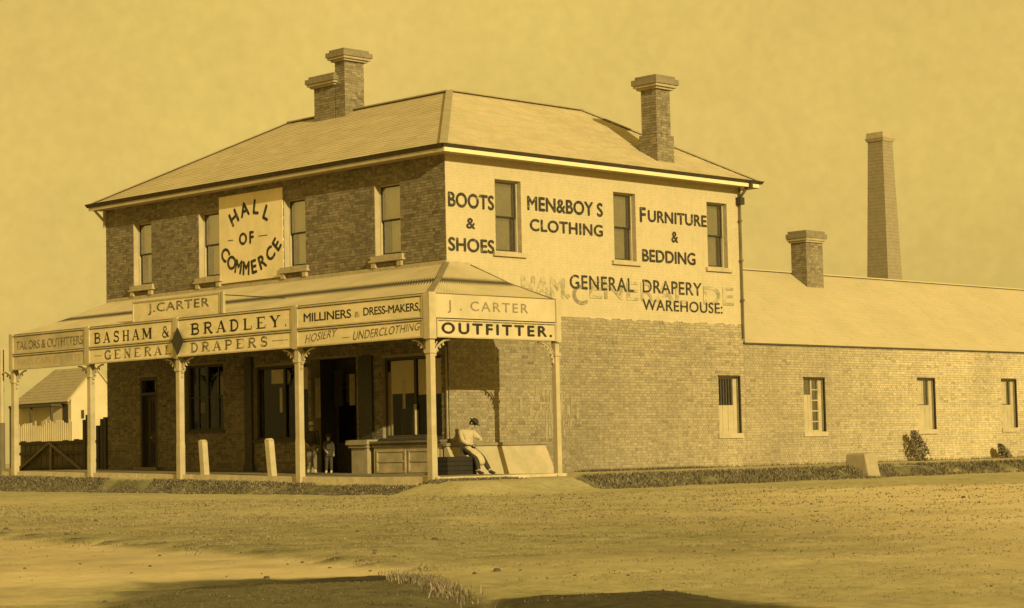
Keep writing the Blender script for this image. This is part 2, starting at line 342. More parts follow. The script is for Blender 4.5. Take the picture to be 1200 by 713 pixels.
def serif_text(name, ma, parent, P, txt, ua, ub, z0, z1, dd, zr=None, gap=.32, widths=None):
    Wd = {'M': 1.15, '.': .35, '&': .95, 'I': .5, ' ': .5, '-': 1.6}
    if zr is None: zr = (z0, z1)
    tot = sum(Wd.get(c, .85) for c in txt)+gap*(len(txt)-1); sc = abs(ub-ua)/tot; sg = 1 if ub > ua else -1; x = 0
    H0 = z1-z0
    for c in txt:
        w_ = Wd.get(c, .85); mb = MB()
        if c in G:
            strokes, serifs = G[c]; lst = list(strokes)
            for (sx, sy) in serifs: yy = .035 if sy == 0 else .965; lst.append(([(sx-.17, yy), (sx+.17, yy)], B_))
            for k, (pl, wd) in enumerate(lst):
                lay = dd+.0006*k
                P2 = [(px*w_*sc, py*H0) for px, py in pl]; hw = wd*sc*w_/2 if pl[0][0] != pl[-1][0] or len(pl) > 2 else wd*sc*w_/2
                if len(pl) == 2 and abs(pl[0][1]-pl[1][1]) < 1e-6: hw = wd*H0/2*.9
                L_, R_ = [], []
                for i, p in enumerate(P2):
                    a = P2[max(i-1, 0)]; b = P2[min(i+1, len(P2)-1)]; dx, dy = b[0]-a[0], b[1]-a[1]; l = math.hypot(dx, dy) or 1
                    nx, ny = -dy/l*hw, dx/l*hw; L_.append((p[0]+nx, p[1]+ny)); R_.append((p[0]-nx, p[1]-ny))
                for i in range(len(P2)-1):
                    q = []
                    for (px, py) in (L_[i], L_[i+1], R_[i+1], R_[i]):
                        s = (x*sc+px)/(tot*sc); u = ua+sg*(x*sc+px); q.append(P(u, lay, z0+(zr[0]-z0)*s+py))
                    mb.face(q)
            mb.build('letter', ma, parent, fix=False)
        x += w_+gap

# ------------------------------------------------------------------ terrain
def sstep(a, b, x):
    t = min(1, max(0, (x-a)/(b-a))); return t*t*(3-2*t)
def local(x, y):
    dx, dy = x-CAM.x, y-CAM.y; f = dx*.7142+dy*.6999; l = dx*.6999-dy*.7142; return f, l
def mound(f, l):
    e = noise.noise(Vector((f*1.3, l*1.3, 3.1)))*.35
    a = sstep(-2.9, -2.4, l+e*.3) * (1-sstep(-1.0, -.5, l+e*.4)) * (1-sstep(14.6, 16.0, f+e*.5)) * sstep(9, 11, f)
    b = sstep(-.35, .0, l)*(1-sstep(.75, 1.2, l+e*.3)) * (1-sstep(13.0, 13.5, f+e*.3)) * sstep(9, 11, f)
    return a, b
def hgt(x, y, full=False):
    street = -.41+.009*max(0, min(y, 30))
    path = -.04 - .016*min(4.2, max(0, -y)) + .019*max(0, min(y, 16)) - ((.045+.07*sstep(-3.40, -3.5, x)+.04*sstep(4, -2, y)*sstep(-3.40, -3.5, x)) if x < -.1 and y > -3.3 else 0)
    nz = noise.noise(Vector((x*.45, y*.45, 0)))
    ds = -4.25-y+nz*.12; df = -3.58-x
    wid = .62 if (x > .5 or y > -2.6) else .62+1.6*min(1, (.5-x)/1.6)*min(1, max(0, (-2.6-y)/1.0))
    dd = max(ds, df); t = sstep(0, wid, dd)
    h = path*(1-t)+street*t
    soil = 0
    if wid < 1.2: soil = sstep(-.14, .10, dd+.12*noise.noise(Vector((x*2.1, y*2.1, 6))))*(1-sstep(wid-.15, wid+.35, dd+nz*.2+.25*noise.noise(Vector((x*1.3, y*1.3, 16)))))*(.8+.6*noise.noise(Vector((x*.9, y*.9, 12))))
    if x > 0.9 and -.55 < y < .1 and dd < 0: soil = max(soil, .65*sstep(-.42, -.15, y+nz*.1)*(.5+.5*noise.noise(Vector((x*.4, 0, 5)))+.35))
    f, l = local(x, y)
    n2 = noise.noise(Vector((x*1.7, y*1.7, 4))); n3 = noise.noise(Vector((x*4.1, y*4.1, 9)))
    rough = .5+.5*sstep(0, 1, dd)
    n4 = noise.noise(Vector((x*8.3, y*8.3, 2)))
    shade_damp = 0; h += (nz*.03+n2*.018+n3*.014+n4*.008)*rough if dd > 0 else n2*.006
    if f < 40 and f > 3:
        a, b = mound(f, l); h += .05*a+.05*b
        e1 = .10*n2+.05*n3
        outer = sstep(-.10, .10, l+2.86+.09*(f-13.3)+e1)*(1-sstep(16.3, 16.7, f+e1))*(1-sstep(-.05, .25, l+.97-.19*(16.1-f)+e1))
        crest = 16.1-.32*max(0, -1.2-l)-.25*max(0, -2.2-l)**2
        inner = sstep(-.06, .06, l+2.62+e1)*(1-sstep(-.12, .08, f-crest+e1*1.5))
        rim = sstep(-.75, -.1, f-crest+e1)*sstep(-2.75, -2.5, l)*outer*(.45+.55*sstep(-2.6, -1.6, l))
        shade_damp = .62*outer+.12*outer*inner+.40*rim  # cast shadow across the foreground, painted into the ground colour
        shade_damp = max(shade_damp, .95*sstep(-.45, -.2, l+e1)*(1-sstep(.9, 1.25, l+e1+.5*(f-13)))*(1-sstep(13.45, 13.75, f+e1)))  # second dark foreground patch, right of centre
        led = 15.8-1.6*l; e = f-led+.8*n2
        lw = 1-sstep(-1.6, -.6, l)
        h += .05*sstep(-.5, .5, e)*lw; shade_damp = max(shade_damp, .75*max(0, 1-abs(e-.3)/.9)*lw*(.55+.8*n2+n3))
        pt = sstep(-.5, .8, e)*lw*(1-sstep(30, 36, f)); shade_damp = max(shade_damp, .34*pt*(.8+.8*n2+.5*n3))
        shade_damp = max(shade_damp, .20*sstep(17, 19, f)*(1-sstep(26, 33, f))*(1+1.2*n2)*(1-sstep(2, 5, l)))
    if dd > .9 and 12 < f < 62:
        for c0, am, fr_ in ((-8.2, .35, .16), (-9.7, .35, .16), (-13.2, .7, .11), (-14.75, .7, .11), (-19.5, 1.1, .08)):
            q = abs(y-(c0+am*math.sin(x*fr_+c0)+.12*nz)); gk = math.exp(-(q/.11)**2)*(.55+.6*noise.noise(Vector((x*.3, c0, 3)))); h -= .035*gk; h += .016*math.exp(-((q-.24)/.1)**2); shade_damp = max(shade_damp, .34*gk)
        for c0, am, fr_ in ((-7.6, .4, .15), (-9.1, .4, .15), (-12.4, .8, .1)):
            q = abs(x-(c0+am*math.sin(y*fr_+c0)+.12*nz)); gk = math.exp(-(q/.11)**2)*(.55+.6*noise.noise(Vector((c0, y*.3, 3)))); h -= .035*gk; h += .016*math.exp(-((q-.24)/.1)**2); shade_damp = max(shade_damp, .34*gk)
    pale = sstep(.5, 8, l+1.5*nz)*.62 * (1-sstep(44, 48, f)) if f > 0 else 0
    if 14 < f < 34 and l < -.8: pale = max(pale, .55*(1-sstep(-.5, .1, f-(15.8-1.6*l)+.8*n2))*sstep(15.9, 16.9, f)*(1-sstep(-1.4, -.8, l))+.3*(1-sstep(-3.6, -3.0, l))*(1-sstep(16, 17, f)))
    if full: return h, soil, pale, shade_damp
    return h
def build_ground():
    def axis(c, near, step, far):
        xs = list(np.arange(c-near, c+near+1e-6, step)); s = step; a = xs[0]; b = xs[-1]; lo = []; hi = []
        while a > c-far: s *= 1.22; a -= s; b += s; lo.append(a); hi.append(b)
        return lo[::-1]+xs+hi
    # rotated grid: u along the view, v across
    us = list(np.arange(9, 24, .085))+list(np.arange(24, 32, .14))+list(np.arange(32, 45, .22))+list(np.arange(45, 62, .13))+list(np.arange(62, 110, 1.0))
    s = 1.2
    while us[-1] < 1500: s *= 1.25; us.append(us[-1]+s)
    us = [-200, -80, -30, -10, 0, 4]+us
    vs = []
    V = []; S = []; Pl = []; Dm = []
    nv = 251
    for u in us:
        half = max(9, abs(u)*.34+3)
        for j in range(nv):
            t = (j-(nv-1)/2)/((nv-1)/2); core = .86
            v = half*t/core if abs(t) <= core else math.copysign(half+((abs(t)-core)/(1-core))**2.5*(1500-half), t)
            x = CAM.x+u*.7142+v*.6999; y = CAM.y+u*.6999-v*.7142
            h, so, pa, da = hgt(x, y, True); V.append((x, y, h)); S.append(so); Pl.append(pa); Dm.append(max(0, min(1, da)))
    F_ = []
    for i in range(len(us)-1):
        for j in range(nv-1):
            a = i*nv+j; F_.append((a, a+1, a+nv+1, a+nv))
    me = bpy.data.meshes.new('ground'); me.from_pydata(V, [], F_)
    for nm, arr in (('soil', S), ('pale', Pl), ('shade_damp', Dm)):
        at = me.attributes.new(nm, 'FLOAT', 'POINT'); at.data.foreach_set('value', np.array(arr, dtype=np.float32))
    me.polygons.foreach_set('use_smooth', [True]*len(me.polygons)); me.materials.append(M_ground)
    o = bpy.data.objects.new('ground', me); scn.collection.objects.link(o); o['kind'] = 'structure'; return o
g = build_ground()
if g.data.polygons[5000].normal.z < 0: g.data.flip_normals()

def blades(name, pts, ma, hmin, hmax, wd, tonev=(.5, 1.4), lean=.5, dist=None):
    """pts: array of (x,y,z); every point gets one bent two-triangle blade"""
    n = len(pts); P = np.array(pts); ang = rng.uniform(0, 6.283, n); hh = rng.uniform(hmin, hmax, n); ww = wd*rng.uniform(.6, 1.4, n)
    if dist:
        k = np.clip(((P[:, 0]-CAM.x)*.7142+(P[:, 1]-CAM.y)*.6999)/dist, .2, 1.3); hh = hh*k; ww = ww*k
    la = rng.uniform(0, 6.283, n); ll = lean*rng.random(n)*hh
    dx, dy = np.cos(ang)*ww/2, np.sin(ang)*ww/2
    A = P+np.stack([-dx, -dy, -0.02*np.ones(n)], 1); B = P+np.stack([dx, dy, -0.02*np.ones(n)], 1)
    mx, my = np.cos(la)*ll*.4, np.sin(la)*ll*.4
    Cc = P+np.stack([dx*.7+mx, dy*.7+my, hh*.6], 1); Dd = P+np.stack([-dx*.7+mx, -dy*.7+my, hh*.6], 1)
    Tt = P+np.stack([np.cos(la)*ll, np.sin(la)*ll, hh], 1)
    V = np.stack([A, B, Cc, Dd, Tt], 1).reshape(-1, 3)
    me = bpy.data.meshes.new(name); idx = np.arange(n)*5
    me.vertices.add(n*5); me.vertices.foreach_set('co', V.ravel())
    loops = np.stack([idx, idx+1, idx+2, idx+3, idx+3, idx+2, idx+4], 1).ravel()
    me.loops.add(len(loops)); me.loops.foreach_set('vertex_index', loops)
    st = np.stack([np.arange(n)*7, np.arange(n)*7+4], 1).ravel(); me.polygons.add(2*n); me.polygons.foreach_set('loop_start', st)
    me.update(calc_edges=True)
    a = me.attributes.new('tone', 'FLOAT_COLOR', 'FACE'); tt = np.repeat(rng.uniform(*tonev, n), 2); arr = np.ones((2*n, 4), dtype=np.float32); arr[:, :3] = tt[:, None]; a.data.foreach_set('color', arr.ravel())
    me.materials.append(ma); o = bpy.data.objects.new(name, me); scn.collection.objects.link(o); return o

# footpath of packed earth is part of the ground sheet; verandah floor and kerb are set on it
def fz(y): return .019*max(0, y)                 # verandah floor level
floor = MB()
ys = [-3.06]+[-3.06+k*.9 for k in range(1, 21)]
fl = thing('verandah_floor', (-1.7, 6, 0), 'worn flagstone verandah floor edged by a pale stone kerb above the road', 'pavement')
fl['kind'] = 'structure'
WLf = WL[fl.name]
del fl['category'], fl['label']
y = -2.98; k = 0
while y < 16.0:
    ln = random.uniform(1.0, 1.5); y2 = min(y+ln, 16.2)
    mb = MB(); a, b = fz(y), fz(y2); e = random.uniform(-.008, .008)
    mb.hexa([(-3.47+e, y+.006, a-.22), (-3.15, y+.006, a-.22), (-3.15, y2-.006, b-.22), (-3.47+e, y2-.006, b-.22)],
            [(-3.45+e, y+.006, a+.0), (-3.15, y+.006, a+.0), (-3.15, y2-.006, b+.0), (-3.45+e, y2-.006, b+.0)])
    mb.build('kerb_stone', M_stone, fl)
    x = -3.14
    for wdt in (1.05, 1.02, .98):
        mb = MB(); q = random.uniform(-.012, -.004)
        mb.hexa([(x, y+.006, a-.1), (x+wdt, y+.006, a-.1), (x+wdt, y2-.006, b-.1), (x, y2-.006, b-.1)], [(x, y+.006, a+q), (x+wdt, y+.006, a+q), (x+wdt, y2-.006, b+q), (x, y2-.006, b+q)])
        mb.build('flagstone', M_flag, fl); x += wdt+.008
    y = y2
x = -3.47
while x < .9:
    x2 = min(x+random.uniform(1.0, 1.4), 1.0)
    mb = MB(); mb.box(x+.004, x2-.004, -3.24, -2.99, -.24, -.02); mb.build('kerb_stone', M_stone, fl); x = x2
x = .02
while x < .95:
    mb = MB(); mb.box(x, x+.46, -2.98, -.6, -.15, -.025); mb.build('flagstone', M_flag, fl); x += .47

# ------------------------------------------------------------------ the shop building
XR, YL, ZE = 12.16, 15.5, 8.36
bld = thing('shop_building', (0, 0, 0), 'two-storey corner brick shop with hipped roof, painted side wall and drapers lettering', 'building')
front_ops = [(13.08, 14.03, 5.87, 7.80), (9.69, 10.69, 5.87, 7.80), (5.72, 6.68, 5.87, 7.80), (1.75, 2.79, 5.87, 7.80),
             (12.85, 13.75, fz(13)-.01, 3.05), (9.58, 11.42, 1.36, 3.30), (5.72, 8.14, 1.03, 3.12), (3.66, 5.60, fz(4)-.02, 3.22), (.28, 2.60, .98, 3.12)]
side_up = [(1.80, 2.80, 5.87, 7.82), (6.49, 7.44, 5.87, 7.82), (10.60, 11.55, 5.87, 7.82)]
side_lo = [(10.92, 11.88, .95, 2.62)]
mb = MB(); slab(mb, FM, 0, YL, -.4, ZE, front_ops, .34); mb.build('front_wall', M_mortar, bld)
mb = MB(); slab(mb, SM, .34, XR, -.4, 4.21, side_lo, .34); mb.build('side_wall', M_mortar, bld)
mb = MB(); slab(mb, SM, .34, XR, 4.21, ZE, side_up, .34); mb.box(.0, .34, -.001, .0, 4.21, ZE); mb.build('painted_side_wall', M_limeback, bld)
mb = MB(); mb.box(.34, 8.4, YL-.34, YL-.005, -.4, ZE); mb.box(8.06, 8.4, 8.0, YL-.34, -.4, ZE); mb.box(8.4, XR, 7.7, 8.0, -.4, ZE); mb.box(XR-.34, XR-.003, .34, 7.7, -.4, ZE)
mb.build('rear_wall', M_mortar, bld)
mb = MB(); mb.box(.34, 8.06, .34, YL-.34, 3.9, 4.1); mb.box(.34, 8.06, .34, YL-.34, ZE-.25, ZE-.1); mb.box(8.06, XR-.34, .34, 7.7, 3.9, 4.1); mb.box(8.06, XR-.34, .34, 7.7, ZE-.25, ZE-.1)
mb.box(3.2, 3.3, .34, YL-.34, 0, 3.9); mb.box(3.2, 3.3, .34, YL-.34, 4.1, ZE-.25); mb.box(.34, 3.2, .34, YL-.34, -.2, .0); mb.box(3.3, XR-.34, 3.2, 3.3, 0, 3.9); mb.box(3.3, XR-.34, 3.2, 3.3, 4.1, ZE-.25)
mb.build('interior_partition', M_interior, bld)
hall = (6.71, 9.66, 5.62, 8.16)
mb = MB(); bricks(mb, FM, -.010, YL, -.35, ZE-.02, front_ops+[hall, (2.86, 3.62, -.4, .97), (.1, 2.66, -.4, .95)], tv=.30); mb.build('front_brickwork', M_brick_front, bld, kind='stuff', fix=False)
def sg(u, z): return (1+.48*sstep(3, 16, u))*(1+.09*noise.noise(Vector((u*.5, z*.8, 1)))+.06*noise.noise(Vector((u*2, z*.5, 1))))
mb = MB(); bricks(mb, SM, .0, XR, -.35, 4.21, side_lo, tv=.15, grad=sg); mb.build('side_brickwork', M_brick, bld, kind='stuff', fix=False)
mb = MB(); bricks(mb, SM, .0, XR, 4.215, ZE-.02, side_up, tv=.01, proud=.004, jit=.001, odd=0); mb.build('painted_brickwork', M_lime, bld, kind='stuff', fix=False)
# a worn edge where the limewash ends: a few splashes lower than the line
mb = MB(); mb.box(0, 0, 0, 0, 0, 0); mb = MB()
for k in range(46):
    u = random.uniform(.9, XR-.2); q = .0175+k*.0001; mb.face([SM(u, q, 4.24), SM(u+random.uniform(.3, .5), q, 4.24), SM(u+random.uniform(.1, .3), q, 4.21-random.random()*.06), SM(u+.03, q, 4.21-random.random()*.03)])
mb.build('paint_edge', M_lime, bld, kind='stuff', fix=False)

def sash_window(P, u0, u1, z0, z1, rec=.13, blind=M_blind, sillz=.12, brackets=False, gap=None, lname=None, blind2=None, sillm=M_paint, wd=.045):
    """double-hung window set into the wall, recessed by rec"""
    mb = MB()
    for a, b, c, e in ((u0, u0+wd, z0, z1), (u1-wd, u1, z0, z1), (u0+wd, u1-wd, z1-wd, z1), (u0+wd, u1-wd, z0, z0+wd)): pbox(mb, P, a, b, -rec-.14, -rec, c, e)
    wn = mb.build('window', M_paint, bld if lname is None else lname)
    zm = (z0+z1)/2
    for (a, c, dd) in ((zm-.02, z1-wd, rec+.02), (z0+wd, zm+.02, rec+.065)):
        mb = MB(); s = .04; l, r = u0+wd, u1-wd
        for x0, x1, y0, y1 in ((l, l+s, a, c), (r-s, r, a, c), (l+s, r-s, a, a+s), (l+s, r-s, c-s, c)): pbox(mb, P, x0, x1, -dd-.035, -dd, y0, y1)
        mb.build('sash', M_dkpaint, wn)
        mb = MB(); pbox(mb, P, l+s, r-s, -dd-.02, -dd-.014, a+s, c-s); mb.build('pane', M_glass, wn)
    g0, g1 = gap or (.06, .03)
    mb = MB()
    # blind: two cloth drops with soft folds
    for (za, zb, l, r, dd) in ((zm-.0, z1-.03, u0+g1+.03, u1-g1-.03, rec+.16), (z0+.03, zm+.01, u0+g1+.03, u1-g0-.05, rec+.18)):
        n = 14
        for i in range(n):
            a = l+(r-l)*i/n; b = l+(r-l)*(i+1)/n; fa = .006*math.sin(i*1.9); fb = .006*math.sin((i+1)*1.9)
            mb.face([P(a, -dd+fa, za), P(b, -dd+fb, za), P(b, -dd+fb, zb), P(a, -dd+fa, zb)])
    mb.build('blind', blind, wn, smooth=True)
    mb = MB(); pbox(mb, P, u0-.12, u1+.12, -.12, .09, z0-sillz, z0-.004)
    pbox(mb, P, u0+.003, u1-.003, -rec-.003, .0, z0-.03, z0+.012)
    if brackets:
        pbox(mb, P, u0-.16, u1+.16, -.02, .13, z0-sillz-.05, z0-sillz-.003)
        for uu in (u0-.08, u1-.08): pbox(mb, P, uu, uu+.16, -.02, .10, z0-sillz-.2, z0-sillz-.053)
    mb.build('sill', sillm, wn)
    return wn
# reveals of the front windows are painted white
def reveal(P, u0, u1, z0, z1, rec, ma, root=None):
    t = .012
    mb = MB(); pbox(mb, P, u1-t, u1+.002, -rec-.0, .004, z0+.015, z1); mb.build('reveal', ma, root or bld)
    mb = MB(); pbox(mb, P, u0-.002, u0+t, -rec, .004, z0+.015, z1); mb.build('reveal', ma, root or bld)
for k, (a, b, c, e) in enumerate(front_ops[:4]):
    sash_window(FM, a, b, c, e, rec=.17, brackets=True, gap=((.22, .22, .20, .26)[k], .05), sillm=M_render)
    reveal(FM, a, b, c, e, .17, M_plaster)
for k, (a, b, c, e) in enumerate(side_up):
    sash_window(SM, a, b, c, e, rec=.15, blind=M_blinddk, gap=(.10, .06), sillm=M_paint)
    reveal(SM, a, b, c, e, .15, M_render)

# HALL OF COMMERCE panel
mb = MB(); pbox(mb, FM, hall[0], hall[1], 0, .03, hall[2], hall[3]); pan = mb.build('hall_panel', M_panel, bld)
def letters(lst, size, bold=.02):
    for c, u, z, an in lst:
        mb = MB()
        V, F_ = text_pts(c); xs = [v[0] for v in V]; ys = [v[1] for v in V]; cx = (min(xs)+max(xs))/2; cy = (min(ys)+max(ys))/2; h = max(ys)-min(ys); a = R(an)
        sx = .80 if c == 'M' else 1.0
        for q, (ox, oy) in enumerate(((0, 0), (bold, 0), (-bold, 0), (0, bold), (0, -bold))):
            n = len(mb.v)
            for x, y in V:
                lx = (x-cx)/h*size*sx+ox; ly = (y-cy)/h*size+oy
                mb.v.append(FM(u-(lx*math.cos(a)-ly*math.sin(a)), .034+.0002*q, z+lx*math.sin(a)+ly*math.cos(a)))
            for f in F_: mb.f.append(tuple(n+i for i in f)); mb.t.append(1)
        mb.build('letter', M_walllet, pan, fix=False)
HALL_L = [('H', 8.95, 7.50, 30), ('A', 8.44, 7.70, 11), ('L', 7.90, 7.72, -8), ('L', 7.42, 7.50, -26)]
OF_L = [('O', 8.53, 6.85, 0), ('F', 8.13, 6.86, 0)]
COM_L = [('C', 9.38, 6.46, -44), ('O', 9.08, 6.20, -30), ('M', 8.76, 6.06, -14), ('M', 8.40, 5.99, -3), ('E', 8.04, 6.01, 8), ('R', 7.65, 6.12, 22), ('C', 7.28, 6.32, 36), ('E', 6.98, 6.56, 50)]
letters(HALL_L, .40)
letters(OF_L, .33)
letters(COM_L, .38)
mb = MB(); pbox(mb, FM, 9.00, 9.25, .0305, .034, 6.84, 6.865); mb.build('lettering', M_walllet, pan)
mb = MB(); pbox(mb, FM, 7.40, 7.80, .0305, .034, 6.85, 6.875); mb.build('lettering', M_walllet, pan)

# side wall lettering
LT = .0205
for txt, a, b, z0, z1, ma, bo, sp in (('BOOTS', .08, 1.76, 6.96, 7.36, M_walllet, .012, 1.0), ('&', .72, 1.05, 6.42, 6.71, M_walllet, .012, 1), ('SHOES', .06, 1.74, 5.80, 6.17, M_walllet, .012, 1.0),
      ('MEN&BOY S', 3.02, 6.04, 7.06, 7.46, M_walllet, .01, 1.0), ('CLOTHING', 3.10, 6.02, 6.50, 6.84, M_walllet, .012, 1.05),
      ('&', 8.96, 9.26, 6.51, 6.84, M_walllet, .012, 1), ('BEDDING', 7.66, 10.02, 5.89, 6.26, M_walllet, .012, 1.0),
      ('GENERAL', 4.62, 7.26, 4.99, 5.39, M_walllet, .006, 1.08), ('DRAPERY', 7.64, 10.26, 5.00, 5.38, M_walllet, .004, 1.05),
      ('WAREHOUSE:', 7.62, 11.2, 4.50, 4.82, M_walllet, -.002, 1.05),
      ('HAM.', 2.72, 4.62, 4.70, 5.28, M_ghost, .045, 1.0), ('ENERAL  DE', 5.42, 11.74, 4.76, 5.30, M_ghost, .012, 1.0)):
    dd = LT if ma is M_walllet else LT-.0015
    if ma is M_walllet and txt not in ('GENERAL', 'DRAPERY', 'WAREHOUSE:'): bo = .026
    elif ma is M_walllet: bo = .012
    put_text('painted_lettering', ma, bld, SM, txt, a, b, z0, z1, dd, bold=bo, space=sp)
put_text('painted_lettering', M_walllet, bld, SM, 'F', 7.60, 7.86, 7.02, 7.46, LT, bold=.026); put_text('painted_lettering', M_walllet, bld, SM, 'URNITURE', 7.95, 10.58, 7.05, 7.40, LT, bold=.026, space=1.02)
put_text('painted_lettering', M_ghost2, bld, SM, 'C', 4.72, 5.32, 4.56, 5.12, LT-.0007, bold=.02)

# shop roof, built in courses
root_roof = MB(); ZR = 10.95; O = .46; a_ = 4.44; XRR = 9.55
e0, e1x, e1y = -O, XR+O, YL+.28
def courses(mb, A, B, C, D, n=30, th=.010, tj=.06):
    """A-B along the eave, D-C along the top"""
    A, B, C, D = map(Vector, (A, B, C, D)); nrm = (B-A).cross(D-A).normalized()
    if nrm.z < 0: nrm = -nrm
    for i in range(n):
        s0, s1 = i/n, min(1, (i+1)/n)
        p0 = A.lerp(D, s0); p1 = B.lerp(C, s0); p2 = B.lerp(C, s1); p3 = A.lerp(D, s1)
        L = (p1-p0).length; k = max(1, int(L/.55)); cut = sorted([0]+[min(.98, max(.02, (j+random.uniform(-.3, .3))/k)) for j in range(1, k)]+[1])
        for c0, c1 in zip(cut[:-1], cut[1:]):
            t = random.uniform(1-tj, 1+tj*.8); q0, q1, q2, q3 = p0.lerp(p1, c0), p0.lerp(p1, c1), p3.lerp(p2, c1), p3.lerp(p2, c0)
            up = nrm*(th+random.uniform(-.003, .003))
            mb.face([q0+up, q1+up, q2, q3], t); mb.face([q0, q1, q1+up, q0+up], t)
ZK = ZE+.13
P00 = (e0, e0, ZK); RA = (a_+e0, a_+e0, ZR); RB = (a_+e0, e1y-a_, ZR); P0Y = (e0, e1y, ZK); PX0 = (e1x, e0, ZK); RC = (XRR, a_+e0, ZR)
XB = 2*a_+e0; PXY = (e1x, XB, ZK); VY = (XB, XB, ZK); PBY = (XB, e1y, ZK)
mb = MB(); courses(mb, P0Y, P00, RA, RB); rf = mb.build('roof', M_roof, bld, fix=False); rf['label'] = 'shingled front slope of the hipped roof'
mb = MB(); courses(mb, P00, PX0, RC, RA); mb.build('roof', M_roof, bld, fix=False)
mb = MB()
for A, B, C, D in ((PX0, PXY, RC, RC), (PBY, P0Y, RB, RB), (VY, PBY, RB, RA), (PXY, VY, RA, RC)): courses(mb, A, B, C, D, 12)
rb_ = mb.build('roof', M_roof, bld, fix=False)
for p in (rf,): pass
mb = MB()
for p, q in ((P00, RA), (RA, RB), (RA, RC), (RB, P0Y), (RC, PX0)):
    p = Vector(p)+Vector((0, 0, .035)); q = Vector(q)+Vector((0, 0, .035)); mb.beam(p, q, .2, .035)
mb.build('ridge_cap', mat('ridge_lead', .36, .28, scale=3), bld)
# eaves: soffit, fascia, gutter
mb = MB(); z = ZE-.02
mb.box(e0+.03, XR+O-.03, e0+.03, 0.0, z, z+.03); mb.box(e0+.03, -.0, .002, e1y-.03, z, z+.03); mb.box(XR, XR+O-.03, .0, 8.2, z+.001, z+.029); mb.build('soffit', M_paint, bld)
mb = MB(); mb.box(e0, e0+.028, e0+.03, e1y, z-.02, z+.115); mb.box(e0, e1x-.03, e0, e0+.028, z-.02, z+.115); mb.box(e1x-.028, e1x, e0, 8.2, z-.02, z+.115); mb.build('fascia', M_paint, bld)
mb = MB(); zt = ZK+.03
mb.hexa([(e0-.03, e0+.0, zt-.1), (e0-.002, e0+.0, zt-.1), (e0-.002, e1y+.05, zt-.1), (e0-.03, e1y+.05, zt-.1)], [(e0-.12, e0-.03, zt), (e0-.002, e0-.03, zt), (e0-.002, e1y+.05, zt), (e0-.12, e1y+.05, zt)])
mb.build('gutter', M_gutter, bld)
mb = MB()
mb.hexa([(e0-.03, e0-.03, zt-.085), (e1x+.05, e0-.03, zt-.085), (e1x+.05, e0-.002, zt-.085), (e0-.03, e0-.002, zt-.085)], [(e0-.12, e0-.12, zt-.02), (e1x+.05, e0-.12, zt-.02), (e1x+.05, e0-.002, zt-.02), (e0-.03, e0-.002, zt-.02)])
mb.box(e0-.12, e1x+.05, e0-.13, e0-.002, zt-.018, zt-.004)
mb.build('gutter', M_gutter, bld)
mb = MB(); mb.box(e0-.0, e1x-.1, e0-.034, e0-.0005, z-.02, z+.085); mb.build('cornice_board', mat('white_paint', .8, .7, rough=.5, scale=4), bld)
# eave corner bracket at the left end, downpipe at the right
mb = MB(); mb.tube((12.08, -.09, z), (12.08, -.09, 3.78), .03, n=10); mb.tube((12.08, -.42, z+.03), (12.08, -.09, z-.33), .045, n=10)
for zz in (7.3, 6.1, 4.9): mb.tube((12.08, -.09, zz), (12.08, -.09, zz+.06), .06, n=10)
dp = mb.build('downpipe', M_weather, bld, smooth=False)
mb = MB(); mb.box(11.98, 12.18, -.19, -.0, z-.52, z-.30); mb.box(12.02, 12.14, -.46-.1, -.33, z-.05, z+.1); mb.build('rainwater_head', M_dkpaint, bld)
mb = MB(); mb.beam((-.05, YL+.02, 8.0), (-.42, YL+.02, 8.33), .06, .06, (0, 1, 0)); mb.box(-.08, -.02, YL-.02, YL+.06, 7.8, 8.33); mb.build('eave_bracket', M_paint, bld)

# chimneys
def chimney(parent, x0, x1, y0, y1, z0, z1, name='chimney', cap=.38, ma=M_chim, capm=M_render, hw=.09, corb=3):
    mb = MB(); mb.box(x0+.01, x1-.01, y0+.01, y1-.01, z0, z1-cap+.01)
    ch = mb.build(name, M_mortar, parent)
    mb = MB()
    for (P, u0, u1) in ((lambda u, q, z: (x0+.01-q, u, z), y0, y1), (lambda u, q, z: (u, y0+.01-q, z), x0, x1), (lambda u, q, z: (x1-.01+q, u, z), y0, y1), (lambda u, q, z: (u, y1-.01+q, z), x0, x1)):
        bricks(mb, P, u0, u1, z0, z1-cap, [], tv=.25, jit=.005)
    mb.build('brickwork', ma, ch, kind='stuff', fix=False)
    mb = MB(); z = z1-cap; hs = [cap*.16, cap*.20, cap*.40, cap*.24]; es = [hw*.45, hw*.8, hw, hw*.6]
    for i, (h, e) in enumerate(zip(hs, es)):
        mb.box(x0-e, x1+e, y0-e, y1+e, z+.001, z+h); z += h
        if i == 1 or cap < .1: mb.build('cap_band', capm, ch); mb = MB()
        if cap < .1: break
    if mb.v: mb.build('chimney_cap', M_chimcap, ch)
    return ch
chimney(bld, 3.60, 4.42, 8.66, 9.62, 10.3, 12.12, cap=.36, hw=.2)
chimney(bld, 3.60, 4.36, 8.17, 8.62, 10.3, 12.80, cap=.36, hw=.2)
chimney(bld, 8.78, 9.53, .28, .98, 8.5, 9.78, cap=.06, hw=.0)
chimney(bld, 8.84, 9.46, .33, .92, 9.76, 11.47, cap=.40, hw=.2)

